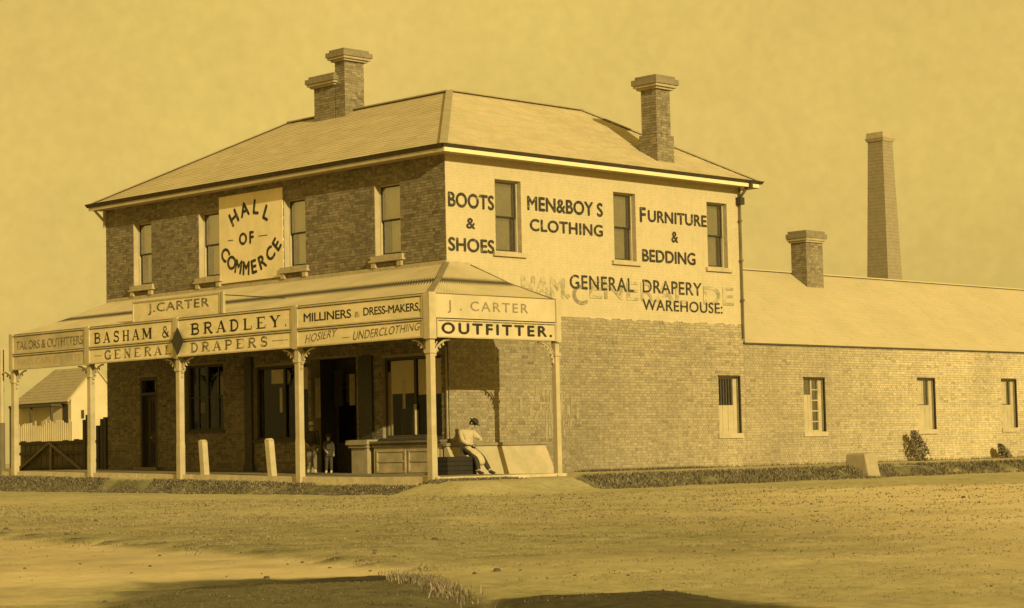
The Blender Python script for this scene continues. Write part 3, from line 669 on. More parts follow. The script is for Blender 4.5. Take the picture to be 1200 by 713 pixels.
# ground-floor front: door, windows, pilasters, stallboard
dz = fz(13.3)
mb = MB(); a, b = 12.85, 13.75
for q in ((a, a+.09, dz, 3.05), (b-.09, b, dz, 3.05), (a+.09, b-.09, 2.95, 3.05), (a+.09, b-.09, 2.5, 2.58)): pbox(mb, FM, q[0], q[1], -.2, .012, q[2], q[3])
dr = mb.build('door', M_brown, bld)
mb = MB(); pbox(mb, FM, a+.09, b-.09, -.18, -.13, dz+.02, 2.5)
for (u0, u1, z0, z1) in ((a+.16, a+.41, .4, 1.1), (a+.49, b-.16, .4, 1.1), (a+.16, a+.41, 1.35, 2.35), (a+.49, b-.16, 1.35, 2.35)):
    for q in ((u0, u1, z0, z0+.035), (u0, u1, z1-.035, z1), (u0, u0+.03, z0+.035, z1-.035), (u1-.03, u1, z0+.035, z1-.035)): pbox(mb, FM, q[0], q[1], -.13, -.105, q[2], q[3])
mb.build('door_leaf', M_dkpaint, dr)
mb = MB(); mb.tube(FM(a+.45, -.13, 1.22), FM(a+.45, -.06, 1.22), .03, n=8); mb.build('door_knob', M_render, dr)
mb = MB(); pbox(mb, FM, a+.09, b-.09, -.16, -.154, 2.58, 2.95); mb.build('pane', M_shopglass, dr)
mb = MB(); pbox(mb, FM, a+.09, a+.40, -.2, -.19, 2.58, 2.95); mb.build('fanlight_card', M_blind, dr)
mb = MB(); pbox(mb, FM, a-.15, b+.15, -.1, .18, dz-.1, dz+.07); mb.build('door_step', M_flag, dr)

def shop_window(u0, u1, z0, z1, mull, name='shop_window', rec=.1, blind=None, items=None, arch=False):
    mb = MB(); wd = .07
    for q in ((u0, u0+wd, z0, z1), (u1-wd, u1, z0, z1), (u0+wd, u1-wd, z1-wd, z1), (u0+wd, u1-wd, z0, z0+wd)): pbox(mb, FM, q[0], q[1], -rec-.1, -rec, q[2], q[3])
    pbox(mb, FM, u0-.06, u1+.06, -.05, .08, z0-.07, z0-.004)
    wn = mb.build(name, M_brown, bld)
    us = [u0+wd]+mull+[u1-wd]
    for mu in mull:
        mb = MB(); pbox(mb, FM, mu-.04, mu+.04, -rec-.08, -rec-.01, z0+wd, z1-wd); mb.build('mullion', M_dkpaint, wn)
    for i in range(len(us)-1):
        mb = MB(); a = us[i]+(.04 if i else 0); b = us[i+1]-(.04 if i < len(us)-2 else 0); pbox(mb, FM, a, b, -rec-.05, -rec-.044, z0+wd, z1-wd); mb.build('pane', M_shopglass, wn)
    return wn
w1 = shop_window(9.58, 11.42, 1.36, 3.30, [10.5], 'parlour_window')
mb = MB(); 
for mu in (9.98, 10.95):
    pbox(mb, FM, mu-.02, mu+.02, -.17, -.12, 1.43, 3.23)
pbox(mb, FM, 9.65, 11.35, -.171, -.121, 2.32, 2.37); mb.build('glazing_bar', M_dkpaint, w1)
def curtain(parent, u0, u1, z0, z1, dd, ma, name='curtain', n=10, amp=.03):
    mb = MB(); 
    for i in range(n):
        a = u0+(u1-u0)*i/n; b = u0+(u1-u0)*(i+1)/n; fa = amp*math.sin(i*2.1); fb = amp*math.sin((i+1)*2.1)
        mb.face([FM(a, -dd+fa, z0), FM(b, -dd+fb, z0), FM(b, -dd+fb, z1), FM(a, -dd+fa, z1)])
    return mb.build(name, ma, parent, smooth=True)
curtain(w1, 9.75, 10.22, 2.45, 3.1, .3, M_blinddk); curtain(w1, 9.85, 10.12, 2.40, 2.95, .22, M_cloth, n=4); curtain(w1, 9.7, 10.3, 1.45, 1.95, .3, M_goods); curtain(w1, 10.9, 11.2, 1.9, 2.2, .3, M_blinddk, n=5)
w2 = shop_window(5.72, 8.14, 1.03, 3.12, [6.9])
def hat(parent, u, dd, z, r, ma):
    mb = MB(); n = 14
    for (r0, r1, z0, z1) in ((r, r*.98, 0, .02), (r*.55, r*.5, .02, r*.7)):
        mb.hexa([(dd_x(dd)+r0*math.cos(t), u+r0*math.sin(t), z+z0) for t in [2*math.pi*i/n for i in range(n)]], [(dd_x(dd)+r1*math.cos(t), u+r1*math.sin(t), z+z1) for t in [2*math.pi*i/n for i in range(n)]])
    return mb.build('display_hat', ma, parent, smooth=False)
def dd_x(dd): return dd
mb = MB()
for t in range(14): pass
curtain(w2, 6.98, 7.62, 2.62, 3.02, .19, M_blind, 'goods_reflection', 8)  # pale sheet behind the glass imitating a reflection in the pane
mb = MB(); n = 16; cx, cz = 6.99, 2.80
pts = [(cx-.0+.22*math.cos(R(a))-.0, cz+.24*math.sin(R(a))) for a in np.linspace(-90, 90, 10)]
mb.face([FM(7.0-(p[0]-6.99), -.235, p[1]) for p in pts]); mb.build('pane_reflection', M_blind, w2)  # half-round pale shape, also an imitated reflection
curtain(w2, 5.80, 6.30, 2.42, 3.04, .19, M_blind, 'goods_reflection', 6); curtain(w2, 6.35, 6.5, 2.3, 3.0, .26, M_blinddk, 'goods_reflection', 4)  # wide pale sheet imitates the reflection in the other pane
curtain(w2, 7.10, 7.22, 1.80, 2.50, .19, M_blind, 'display_ribbon', 3); hat(w2, 6.5, .45, 2.0, .2, M_goods)
# entrance recess with double doors set back
mb = MB(); a, b = 3.66, 5.60; z0 = fz(4)
mb.box(.34, .95, a-.06, a-.0, z0, 3.3); mb.box(.34, .95, b, b+.06, z0, 3.3); mb.box(.34, .95, a-.06, b+.06, 3.22, 3.3); mb.box(.0, .95, a, b, z0-.1, z0-.004)
en = mb.build('shop_entrance', M_dkpaint, bld)
mb = MB(); mb.box(.90, .96, a, b, 2.55, 3.22)
for (p, q) in ((a, (a+b)/2-.01), ((a+b)/2+.01, b)):
    for r in ((p, p+.1, z0, 2.5), (q-.1, q, z0, 2.5), (p+.1, q-.1, z0, .9), (p+.1, q-.1, 2.4, 2.5)): mb.box(.9, .94, r[0], r[1], r[2], r[3])
mb.build('door_leaf', M_dkpaint, en)
mb = MB(); mb.box(.915, .921, a+.1, b-.1, .9, 2.4); mb.build('pane', M_shopglass, en)
curtain(en, 3.72, 3.98, 1.9, 2.75, -.0, M_blinddk, 'hanging_goods', 5); curtain(en, 5.25, 5.45, 1.6, 2.7, .05, M_blinddk, 'hanging_goods', 4)
for (ya, yb, za, zb, q) in ((3.75, 4.15, 1.3, 2.5, -.35), (4.9, 5.2, 1.9, 2.9, -.5), (4.35, 4.75, 2.0, 2.8, -.6)):
    curtain(en, ya, yb, za, zb, -q if q > 0 else .35-q*.4, M_goods, 'hanging_goods', 7, .04)
# pilaster between bay and doorway
mb = MB(); pbox(mb, FM, 8.17, 8.50, 0, .09, .2, 3.4); pbox(mb, FM, 8.13, 8.54, 0, .12, .1, .34); pbox(mb, FM, 8.13, 8.54, 0, .12, 3.1, 3.2)
mb.build('pilaster', M_brown, bld)
mb = MB(); pbox(mb, FM, 2.92, 3.56, 0, .30, -.1, .74); pbox(mb, FM, 2.86, 3.62, 0, .36, .74, .82); pbox(mb, FM, 2.80, 3.68, 0, .41, .82, .95); mb.build('pedestal', mat('pedestal_paint', .36, .26, scale=5), bld)
mb = MB(); pbox(mb, FM, 2.95, 3.5, 0, .08, .96, 3.2); mb.build('pilaster', M_dkpaint, bld)
w3 = shop_window(.28, 2.60, .98, 3.12, [1.42])
curtain(w3, 1.52, 2.42, 2.15, 3.03, .16, M_blind, 'blind', 10, .004); curtain(w3, .38, 1.34, 2.1, 3.03, .16, M_blind, 'blind', 10, .004)
curtain(w3, 2.38, 2.53, 1.02, 2.75, .17, M_cloth, 'curtain', 4); curtain(w3, 1.86, 1.98, 1.75, 2.5, .155, M_cloth, 'display_ribbon', 3); curtain(w3, 1.36, 1.47, 1.05, 1.85, .09, M_cloth, 'display_ribbon', 3)
curtain(w3, .75, .88, 1.8, 2.5, .155, M_cloth, 'display_ribbon', 3); curtain(w3, 1.5, 2.25, 1.06, 1.8, .3, M_goods, 'goods_reflection', 8); curtain(w3, .4, 1.3, 1.06, 1.7, .3, M_goods, 'goods_reflection', 8)
# stallboard under the corner window and the sloping plinth round the corner
mb = MB(); pbox(mb, FM, .08, 2.74, -.01, .22, -.1, .74); sb = mb.build('stallboard', mat('stallboard_paint', .50, .34, rough=.7, scale=3, detail=9, stain=(2, .75)), bld)
mb = MB(); pbox(mb, FM, .02, 2.80, -.02, .33, .84, .90); pbox(mb, FM, .05, 2.77, -.02, .27, .742, .838); mb.build('stall_ledge', M_weather, sb)
for (u0, u1) in ((.2, 1.36), (1.46, 2.62)):
    for (za, zb) in ((.06, .66),):
        mb = MB()
        for q in ((u0, u1, za, za+.05), (u0, u1, zb-.05, zb), (u0, u0+.05, za+.05, zb-.05), (u1-.05, u1, za+.05, zb-.05), (u0+.05, u1-.05, (za+zb)/2-.02, (za+zb)/2+.02)): pbox(mb, FM, q[0], q[1], .222, .245, q[2], q[3])
        mb.build('panel_moulding', MATS['stallboard_paint'], sb)
mb = MB()
mb.hexa([(-.22, -.52, -.12), (3.42, -.52, -.12), (3.6, .0, -.12), (-.22, .0, -.12)], [(-.22, -.10, .72), (3.42, -.10, .72), (3.5, .0, .72), (-.22, .0, .72)])
pl = mb.build('plinth', M_plaster, bld)
mb = MB(); mb.box(-.28, 3.5, -.16, -.012, .722, .80); mb.build('plinth_ledge', M_flag, pl)
mb = MB(); mb.box(-.045, -.018, .03, .075, .8, 3.3); mb.build('corner_bead', M_render, bld)
# pale smears of old whitewash on the side wall
mb = MB()
for k in range(60):
    u = 3.75+random.gauss(.1, .5); zz = random.uniform(.95, 2.2); wv = random.uniform(.015, .07); hh = random.uniform(.08, .7)
    pts = [(u+wv*math.cos(t)*random.uniform(.6, 1), zz+hh*.5*math.sin(t)*random.uniform(.7, 1)) for t in np.linspace(0, 2*math.pi, 9)[:-1]]
    mb.face([SM(p[0], .0165+.0001*k, p[1]) for p in pts])
mb.build('whitewash_smear', mat('whitewash_smear', .32, .27, scale=4), bld, kind='stuff', fix=False)

# ------------------------------------------------------------------ rear wing
X0, X1, WZ = 12.162, 36, 3.62
wg = thing('rear_wing', (24, 0, 0), 'long single-storey brick wing behind the shop with small barred windows', 'building')
g_ops = [(15.05, 16.08, .96, 2.61), (21.24, 22.2, .98, 2.65), (26.37, 27.27, 1.0, 2.66), (32.0, 32.95, 1.0, 2.66)]
mb = MB(); slab(mb, SM, X0, X1, -.4, WZ, g_ops, .34); mb.build('wall', M_mortar, wg)
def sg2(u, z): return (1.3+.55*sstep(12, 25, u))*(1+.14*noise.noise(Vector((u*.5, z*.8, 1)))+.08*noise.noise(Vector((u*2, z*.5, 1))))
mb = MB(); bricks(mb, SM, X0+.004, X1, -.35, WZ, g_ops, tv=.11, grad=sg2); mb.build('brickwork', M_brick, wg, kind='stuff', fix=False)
mb = MB(); mb.box(X0, X1, 7.7, 8.0, -.4, 3.5); mb.box(X1-.3, X1, .34, 7.7, -.4, 3.5); mb.box(X0, X1-.3, .34, 7.7, 2.95, 3.1); mb.box(X0, X1-.3, 3.2, 3.3, 0, 2.95); mb.build('rear_wall', M_mortar, wg)
mb = MB(); mb.box(X0-.04, X1+.05, -.07, .36, WZ, WZ+.045); mb.build('coping', M_brown, wg)
M_wroof = mat('wing_roof_shingle', .50, .47, scale=2.2, detail=10, bump=.1, bscale=22, stain=(.45, .92), attr='tone')
mb = MB(); yr, zr_ = 4.3, 6.45
courses(mb, (X0+.05, .34, 3.58), (X1, .34, 3.58), (X1, yr, zr_), (X0+.05, yr, zr_), 24, .006, .02)
rw = mb.build('roof', M_wroof, wg, fix=False)
mb = MB(); courses(mb, (X1, 8.2, 3.5), (X0+.05, 8.2, 3.5), (X0+.05, yr, zr_), (X1, yr, zr_), 8); mb.face([(X1, .34, 3.5), (X1, 8.2, 3.5), (X1, yr, zr_)]); mb.build('roof', M_wroof, wg, fix=False)
mb = MB(); mb.beam((X0+.1, yr, zr_+.02), (X1, yr, zr_+.02), .2, .04); mb.build('ridge_cap', M_wroof, wg)
# flashing against the shop wall
mb = MB(); mb.hexa([(X0+.0, .1, 3.66), (X0+.2, .1, 3.66), (X0+.2, .14, 4.1), (X0+.0, .14, 4.1)], [(X0+.0, .3, 3.66), (X0+.06, .3, 3.66), (X0+.06, .3, 3.9), (X0+.0, .3, 4.1)]); mb.build('flashing', M_gutter, wg)
chimney(wg, 20.13, 21.06, 3.55, 4.2, 5.6, 7.86, cap=.40, hw=.12)
def small_window(root, P, u0, u1, z0, z1, kind):
    rec = .10; wd = .05; mb = MB()
    for q in ((u0, u0+wd, z0, z1), (u1-wd*3.2, u1, z0, z1), (u0+wd, u1-wd*3.2, z1-wd, z1), (u0+wd, u1-wd*3.2, z0, z0+wd)): pbox(mb, P, q[0], q[1], -rec-.1, -rec, q[2], q[3])
    wn = mb.build('window', M_paint, root); zm = z0+(z1-z0)*.5
    mb = MB(); pbox(mb, P, u0-.08, u1+.10, -rec, .06, z0-.15, z0-.004); mb.build('sill', M_paint, wn)
    l, r = u0+wd, u1-wd*3.2
    mb = MB(); pbox(mb, P, u1+.0, u1+.035, -.02, .045, z0, z1+.02); pbox(mb, P, u0-.02, u1+.035, -.02, .045, z1-.0, z1+.05); mb.build('dark_edge_strip', M_dkpaint, wn)  # dark strip along the top and one edge of the opening
    mb = MB(); pbox(mb, P, l, r, -rec-.04, -rec-.034, z0+wd, z1-wd); mb.build('pane', M_glass, wn)
    if kind == 'bars':
        for k in range(6):
            mb = MB(); u = l+(r-l)*(k+.5)/6; pbox(mb, P, u-.022, u+.022, -rec-.03, -rec+.0, zm, z1-wd); mb.build('window_bar', M_brown, wn)
        pa = [(l, r, z0+wd, zm)]
    elif kind == 'half':
        mb = MB(); u = (l+r)/2+.06; pbox(mb, P, u-.03, u+.03, -rec-.03, -rec+.0, z0+wd, z1-wd); mb.build('window_bar', M_paint, wn)
        for k in range(4):
            mb = MB(); zz = z0+.3+k*.33; pbox(mb, P, u+.03, r, -rec-.028, -rec-.002, zz, zz+.035); mb.build('window_bar', M_paint, wn)
        pa = [(l, u-.03, z0+wd, z1-.5)]
    else:
        mb = MB(); u = l+(r-l)*.55; pbox(mb, P, u-.05, u+.02, -rec-.03, -rec+.0, zm, z1-wd); pbox(mb, P, l, r, -rec-.028, -rec-.002, zm-.1, zm-.03); mb.build('window_bar', M_paint, wn)
        pa = [(l, u-.05, zm, z1-wd), (l, r, z0+wd, zm-.1)]
    for (a, b, c, e) in pa:
        n = 3; 
        for i in range(n):
            mb = MB(); w0 = a+(b-a)*i/n; w1_ = a+(b-a)*(i+1)/n; pbox(mb, P, w0+.005, w1_-.005, -rec-.032, -rec-.006+random.uniform(-.004, .004), c, e); mb.build('board', M_paint, wn)
    mb = MB(); pbox(mb, P, l, r, -rec-.3, -rec-.28, z0, z1); mb.build('blind', M_interior, wn)  # dark sheet in place of the unlit room behind the pane
small_window(bld, SM, *side_lo[0], 'bars'); small_window(wg, SM, *g_ops[0], 'half')
for o in g_ops[1:]: small_window(wg, SM, *o, 'boards')

# tall works chimney beyond the wing
st = thing('factory_chimney', (41.66, 15.4, 0), 'tall tapering square brick stack rising beyond the wing roof', 'chimney')
mb = MB(); rot = R(1)
def sq(cx, cy, h, z, r=rot): return [(cx+h*(math.cos(r)*a-math.sin(r)*b), cy+h*(math.sin(r)*a+math.cos(r)*b), z) for a, b in ((-1, -1), (1, -1), (1, 1), (-1, 1))]
cx, cy = 41.66, 15.40; levels = 92; H = 14.3
def hw_(z): return .775-.0265*z
for i in range(levels):
    z0, z1 = H*i/levels, H*(i+1)/levels
    a, b = sq(cx, cy, hw_(z0)+random.uniform(.0, .006), z0), sq(cx, cy, hw_(z1), z1-.004)
    for k in range(4):
        for s in range(5):
            j = (k+1) % 4; A, B, C, D = Vector(a[k]), Vector(a[j]), Vector(b[j]), Vector(b[k])
            mb.face([A.lerp(B, s/5), A.lerp(B, (s+1)/5), D.lerp(C, (s+1)/5), D.lerp(C, s/5)], random.uniform(.98, 1.02))
mb.hexa(sq(cx, cy, .70, .0), sq(cx, cy, .36, H))
mb.build('shaft', M_stack, st, fix=False)
mb = MB(); mb.hexa(sq(cx, cy, .44, H-.05), sq(cx, cy, .50, H+.1)); mb.hexa(sq(cx, cy, .46, H+.101), sq(cx, cy, .44, H+.36)); mb.build('chimney_cap', M_render, st)

# ------------------------------------------------------------------ verandah
vr = thing('verandah', (-3.45, 6, 0), 'timber street verandah with iron roof and painted sign boards along the shop front', 'verandah')
VX, VY_ = -3.45, -3.06; XE = .82
ybays = [-3.06, 1.86, 6.94, 11.20, 15.22]
def corr(mb, A, B, C, D, pitch=.11, amp=.005):
    """corrugated sheet: A-B low edge, D-C high edge"""
    A, B, C, D = map(Vector, (A, B, C, D)); L = (B-A).length; n = int(L/(pitch/4)); nrm = (B-A).cross(D-A).normalized()
    if nrm.z < 0: nrm = -nrm
    base = len(mb.v)
    for i in range(n+1):
        s = i/n; e = nrm*amp*math.sin(2*math.pi*L*s/pitch); m_ = math.sin(s*L*3.1)*.004
        p, q = A.lerp(B, s), D.lerp(C, s); md = p.lerp(q, .5)-nrm*.05
        mb.v += [tuple(p+e), tuple(md+e), tuple(q+e)]
    for i in range(n):
        for k in (0, 1): a = base+i*3+k; mb.f.append((a, a+3, a+4, a+1)); mb.t.append(1)
ZW, ZP = 5.46, 4.34
mb = MB(); corr(mb, (VX, 15.35, ZP), (VX, VY_, ZP), (-.02, -.02, ZW), (-.02, 15.35, ZW-.0)); mb.build('verandah_roof', M_iron, vr, smooth=True, fix=False)
mb = MB(); corr(mb, (VX, VY_, ZP), (XE, VY_, ZP), (XE, -.02, ZW), (-.02, -.02, ZW)); mb.build('verandah_roof', M_iron, vr, smooth=True, fix=False)
mb = MB(); mb.beam((VX, VY_, ZP+.02), (-1.74, -1.55, (ZW+ZP)/2-.03), .13, .04); mb.beam((-1.74, -1.55, (ZW+ZP)/2-.03), (-.02, -.02, ZW+.02), .13, .04); mb.beam((XE, VY_, ZP+.0), (XE, -1.5, (ZW+ZP)/2-.05), .05, .05); mb.beam((XE, -1.5, (ZW+ZP)/2-.05), (XE, -.02, ZW-.0), .05, .05); mb.build('hip_cap', mat('hip_lead', .24, .18, scale=3), vr)
mb = MB(); mb.box(-.06, -.018, -.0, 15.4, ZW-.02, ZW+.09); mb.box(-.06, XE, -.06, -.018, ZW-.02, ZW+.06); mb.build('flashing', M_render, vr)
for k in range(24):
    y = -2.4+k*.76; t = 1
    if y < 0: continue
    mb = MB(); mb.beam((-.05, y, ZW-.09), (-1.73, y, (ZW+ZP)/2-.13), .05, .09); mb.beam((-1.73, y, (ZW+ZP)/2-.13), (VX+.05, y, ZP-.09), .05, .09); mb.build('rafter', M_weather, vr)
mb = MB(); mb.box(VX+.03, VX+.13, VY_+.1, 15.2, ZP-.22, ZP-.1); mb.box(VX+.1, XE-.1, VY_+.03, VY_+.13, ZP-.22, ZP-.1); mb.build('wall_plate', M_weather, vr)
mb = MB(); mb.face([(VX+.04, VY_+.04, ZP-.03), (VX+.04, 15.3, ZP-.03), (-.03, 15.3, ZW-.05), (-.03, -.03, ZW-.05)]); mb.face([(VX+.04, VY_+.04, ZP-.03), (-.03, -.03, ZW-.05), (XE-.02, -.03, ZW-.05), (XE-.02, VY_+.04, ZP-.03)])
# (the underside lies just below the iron so that the iron's grooves cannot let light in)
mb.build('ceiling_lining', M_brown, vr, fix=False)
PW = .085
def post(x, y, zb, zt, first=None, wd=PW, brk=((0, 1), (0, -1))):
    mb = MB(); mb.box(x-wd, x+wd, y-wd, y+wd, zb, .9); c = wd*.92
    mb.hexa([(x-wd, y-wd, .9), (x+wd, y-wd, .9), (x+wd, y+wd, .9), (x-wd, y+wd, .9)], [(x-c, y-c, 1.0), (x+c, y-c, 1.0), (x+c, y+c, 1.0), (x-c, y+c, 1.0)])
    mb.box(x-c, x+c, y-c, y+c, 1.0, zt); mb.box(x-c-.03, x+c+.03, y-c-.03, y+c+.03, 2.92, 3.0)
    p = mb.build('post', M_paint, vr)
    for (bx, by) in brk:
        mb = MB(); r = .55; prev = None; n = 7
        for i in range(n+1):
            a = R(90*i/n); q = c+r*(1-math.cos(a)) ; zz = 2.72+r*math.sin(a)*.98
            pt = Vector((x+bx*q, y+by*q, zz))
            if prev is not None: mb.beam(prev, pt, .035, .05, (by, -bx, 0) if False else (0, 0, 1)) if False else mb.tube(prev, pt, .026, n=5)
            prev = pt
        for i in range(1, 6):
            a = R(90*i/n); q = c+r*(1-math.cos(a)); zz = 2.72+r*math.sin(a)*.98
            mb.tube((x+bx*(q+.03), y+by*(q+.03), zz-.09), (x+bx*q, y+by*q, zz), .03, .02, n=5)
        mb.tube((x+bx*c, y+by*c, 2.98), (x+bx*(c+.14), y+by*(c+.14), 3.2), .02, n=5)
        mb.build('bracket', M_paint, p)
    return p
post(VX, VY_, -.43, 4.36, brk=((0, 1), (1, 0)))
for y, zb in zip(ybays[1:], (-.2, -.05, .05, -.12)): post(VX, y, zb, 4.36)
post(XE, VY_, -.14, 4.36, brk=((-1, 0),), wd=.075)
# sign boards
SZ = [(3.76, 4.33), (3.29, 3.74)]
def board(P, u0, u1, z0, z1, ma, dd=.03, frame=True, mm=None):
    mb = MB(); pbox(mb, P, u0, u1, 0, dd, z0, z1); b = mb.build('sign_board', ma, vr)
    mb = MB(); pbox(mb, P, u0, u1, -.03, -.001, z0-.02 if z0 > 3.5 else z0, z1+.03); mb.build('gap_light_stop', M_weather, b)  # unseen board added behind the sign to stop sun through the gaps
    if frame:
        mb = MB(); t = .035
        for q in ((u0, u1, z1-t, z1-.001), (u0, u1, z0+.001, z0+t), (u0, u0+t, z0+t, z1-t), (u1-t, u1, z0+t, z1-t)): pbox(mb, P, q[0]+.001, q[1]-.001, dd, dd+.03, q[2], q[3])
        mb.build('frame', mm or M_paint, b)
        mb = MB(); pbox(mb, P, u0+t, u1-t, dd+.0005, dd+.006, z1-t-.022, z1-t); pbox(mb, P, u0+t, u0+t+.02, dd+.0005, dd+.006, z0+t, z1-t-.022) ; mb.build('frame_line', M_faded, b)
    return b
FP = shifted(FM, 0, 3.45+.085)      # front sign plane
SP = shifted(SM, 0, 3.06+.085)
fronts = {}
for i in range(4):
    u0, u1 = ybays[i]+.09, ybays[i+1]-.09
    if i == 0: u0 = VY_-.06+.15
    for j, (z0, z1) in enumerate(SZ):
        ma = M_signgrey if (i == 3) else M_signpaint
        fronts[(i, j)] = board(FP, u0, u1, z0, z1, ma)
dd = .0345
put_text('lettering', M_black, fronts[(0, 0)], FP, 'MILLINERS', 1.50, -.34, 3.92, 4.14, dd, bold=.012, space=.95)
put_text('lettering', M_faded, fronts[(0, 0)], FP, '&', -.47, -.66, 3.92, 4.06, dd, bold=.0)
put_text('lettering', M_black, fronts[(0, 0)], FP, 'DRESS-MAKERS,', -.80, -2.86, 3.91, 4.14, dd, bold=.012, space=.95)
put_text('lettering', M_faded, fronts[(0, 1)], FP, 'HOSIERY', 1.46, .20, 3.38, 3.60, dd, bold=.0, shear=.35, zr=(3.50, 3.68)); put_text('lettering', M_faded, fronts[(0, 1)], FP, 'UNDERCLOTHING', -.40, -2.85, 3.36, 3.58, dd, bold=.002, shear=.3, zr=(3.48, 3.66))
mb = MB(); pbox(mb, FP, .0, -.28, .031, .0345, 3.44, 3.455); mb.build('lettering', M_faded, fronts[(0, 1)])
serif_text('lettering', M_black, fronts[(1, 0)], FP, 'BRADLEY.', 6.28, 2.12, 3.86, 4.16, dd)
serif_text('lettering', M_faded, fronts[(1, 1)], FP, 'DRAPERS-', 6.30, 2.12, 3.39, 3.64, dd)
serif_text('lettering', M_black, fronts[(2, 0)], FP, 'BASHAM &', 10.86, 7.22, 3.86, 4.16, dd)
serif_text('lettering', M_faded, fronts[(2, 1)], FP, 'GENERAL', 10.35, 7.12, 3.39, 3.64, dd)
mb = MB(); pbox(mb, FP, 10.82, 10.5, .031, .0345, 3.50, 3.52); mb.build('lettering', M_faded, fronts[(2, 1)])
put_text('lettering', M_faded, fronts[(3, 0)], FP, 'TAILORS & OUTFITTERS', 14.95, 11.42, 3.88, 4.14, dd, bold=.004, space=.98)
put_text('lettering', mat('nearly_lost_lettering', .34, .44, worn=(5, .48, .5)), fronts[(3, 1)], FP, 'HATS CAPS & SHIRTS', 14.85, 11.55, 3.42, 3.62, dd, bold=0)
sb1 = board(SP, VX+.10, XE-.09, 3.765, 4.33, M_sidesign, frame=False); sb2 = board(SP, VX+.10, XE-.09, 3.29, 3.74, M_sidesign)
put_text('lettering', mat('pale_lettering', .17, .28, scale=9, hue=.4), sb1, SP, 'J . CARTER', -2.98, -.24, 3.88, 4.19, dd, bold=.01, space=1.25)
put_text('lettering', M_black, sb2, SP, 'OUTFITTER.', -3.19, .60, 3.38, 3.66, dd, bold=.035, space=1.32)
# corner cover strips where boards meet posts
for y in ybays[1:]: mb = MB(); mb.box(VX-.15, VX-.083, y-.085, y+.085, 3.26, 4.37); mb.build('cover_strip', M_paint, vr)
mb = MB(); mb.box(VX-.15, VX+.07, VY_-.15, VY_+.07, 3.26, 4.37); mb.build('cover_strip', M_paint, vr)
mb = MB(); mb.box(XE-.085, XE+.085, VY_-.15, VY_-.083, 3.26, 4.36); mb.build('cover_strip', M_paint, vr)
# upper J.CARTER board standing on the roof edge
ub = shifted(FM, 0, 3.40); mb = MB(); pbox(mb, ub, 5.12, 9.14, 0, .03, 4.37, 4.93)
hb = mb.build('roof_sign', M_signpaint, None, loc=(-3.4, 7.1, 4.37)); tag(hb, 'long pale name board standing above the verandah edge, reading J.CARTER', 'sign')
for q in ((5.12, 9.14, 4.90, 4.94), (5.12, 5.16, 4.37, 4.9), (9.10, 9.14, 4.37, 4.9)):
    mb = MB(); pbox(mb, ub, q[0], q[1], .03, .05, q[2], q[3]); mb.build('frame', M_signgrey, hb)
put_text('lettering', M_faded, hb, ub, 'J.CARTER', 8.42, 5.62, 4.52, 4.84, .0345, bold=.014, space=1.1)
mb = MB(); mb.box(-3.46, -3.38, 4.98, 5.08, 4.37, 4.96); mb.build('sign_post', M_paint, hb)
mb = MB(); mb.tube((-3.4, 5.0, 4.86), (-2.4, 3.7, 4.72), .015, n=6); mb.build('stay_rod', M_dkpaint, hb)
# lozenge trade sign on the post
mb = MB(); zc_, yc = 3.71, 6.72; xx = -3.66
mb.hexa([(xx, yc-.27, zc_), (xx, yc, zc_-.37), (xx, yc+.27, zc_), (xx, yc, zc_+.37)], [(xx-.03, yc-.27, zc_), (xx-.03, yc, zc_-.37), (xx-.03, yc+.27, zc_), (xx-.03, yc, zc_+.37)])
lz = mb.build('lozenge_sign', M_dkpaint, None, loc=(xx, yc, zc_)); tag(lz, 'small dark lozenge plate fixed over the post between BASHAM & and BRADLEY', 'sign')
mb = MB(); mb.box(xx+.0, xx+.12, yc-.02, yc+.02, zc_-.02, zc_+.02); mb.build('fixing', M_gutter, lz)

# low timber box on the verandah floor beside the corner post
bx_ = thing('timber_box', (-.3, -.71, -.02), 'long low dark timber box the seated man sits on behind the corner post', 'box')
for k in range(4):
    z0 = -.02+k*.12
    mb = MB(); mb.box(-.96, .06, -.92, -.895, z0, z0+.108); mb.build('slat', M_goods, bx_)
    mb = MB(); mb.box(-.96, -.935, -.894, -.52, z0, z0+.108); mb.build('slat', M_goods, bx_)
mb = MB(); mb.box(-.934, .04, -.894, -.52, -.02, .45); mb.build('inner_box', M_goods, bx_)

# leaning white posts at the kerb
for i, (yb, yt) in enumerate(((6.06, 6.15), (3.18, 3.30))):
    mb = MB(); x = -3.3; w_ = .085; z0 = fz(yb)-.05; zt_ = 1.0-.02*i
    mb.hexa([(x-w_, yb-w_, z0), (x+w_, yb-w_, z0), (x+w_, yb+w_, z0), (x-w_, yb+w_, z0)], [(x-w_, yt-w_, zt_), (x+w_, yt-w_, zt_-.01), (x+w_, yt+w_, zt_+.01), (x-w_, yt+w_, zt_)])
    b_ = mb.build('white_bollard', M_paint, None, loc=(x, yb, z0))
    tag(b_, ('leaning white timber post at the kerb below the word DRAPERS', 'leaning white timber post at the kerb nearest the two children')[i], 'post', 'white posts on the kerb')
    mb = MB(); mb.hexa([(x-.09, yt-.09, zt_+.0), (x+.09, yt-.09, zt_), (x+.09, yt+.09, zt_), (x-.09, yt+.09, zt_)], [(x-.05, yt-.05, zt_+.05), (x+.05, yt-.05, zt_+.05), (x+.05, yt+.05, zt_+.05), (x-.05, yt+.05, zt_+.05)])
    mb.build('post_cap', M_paint, b_)

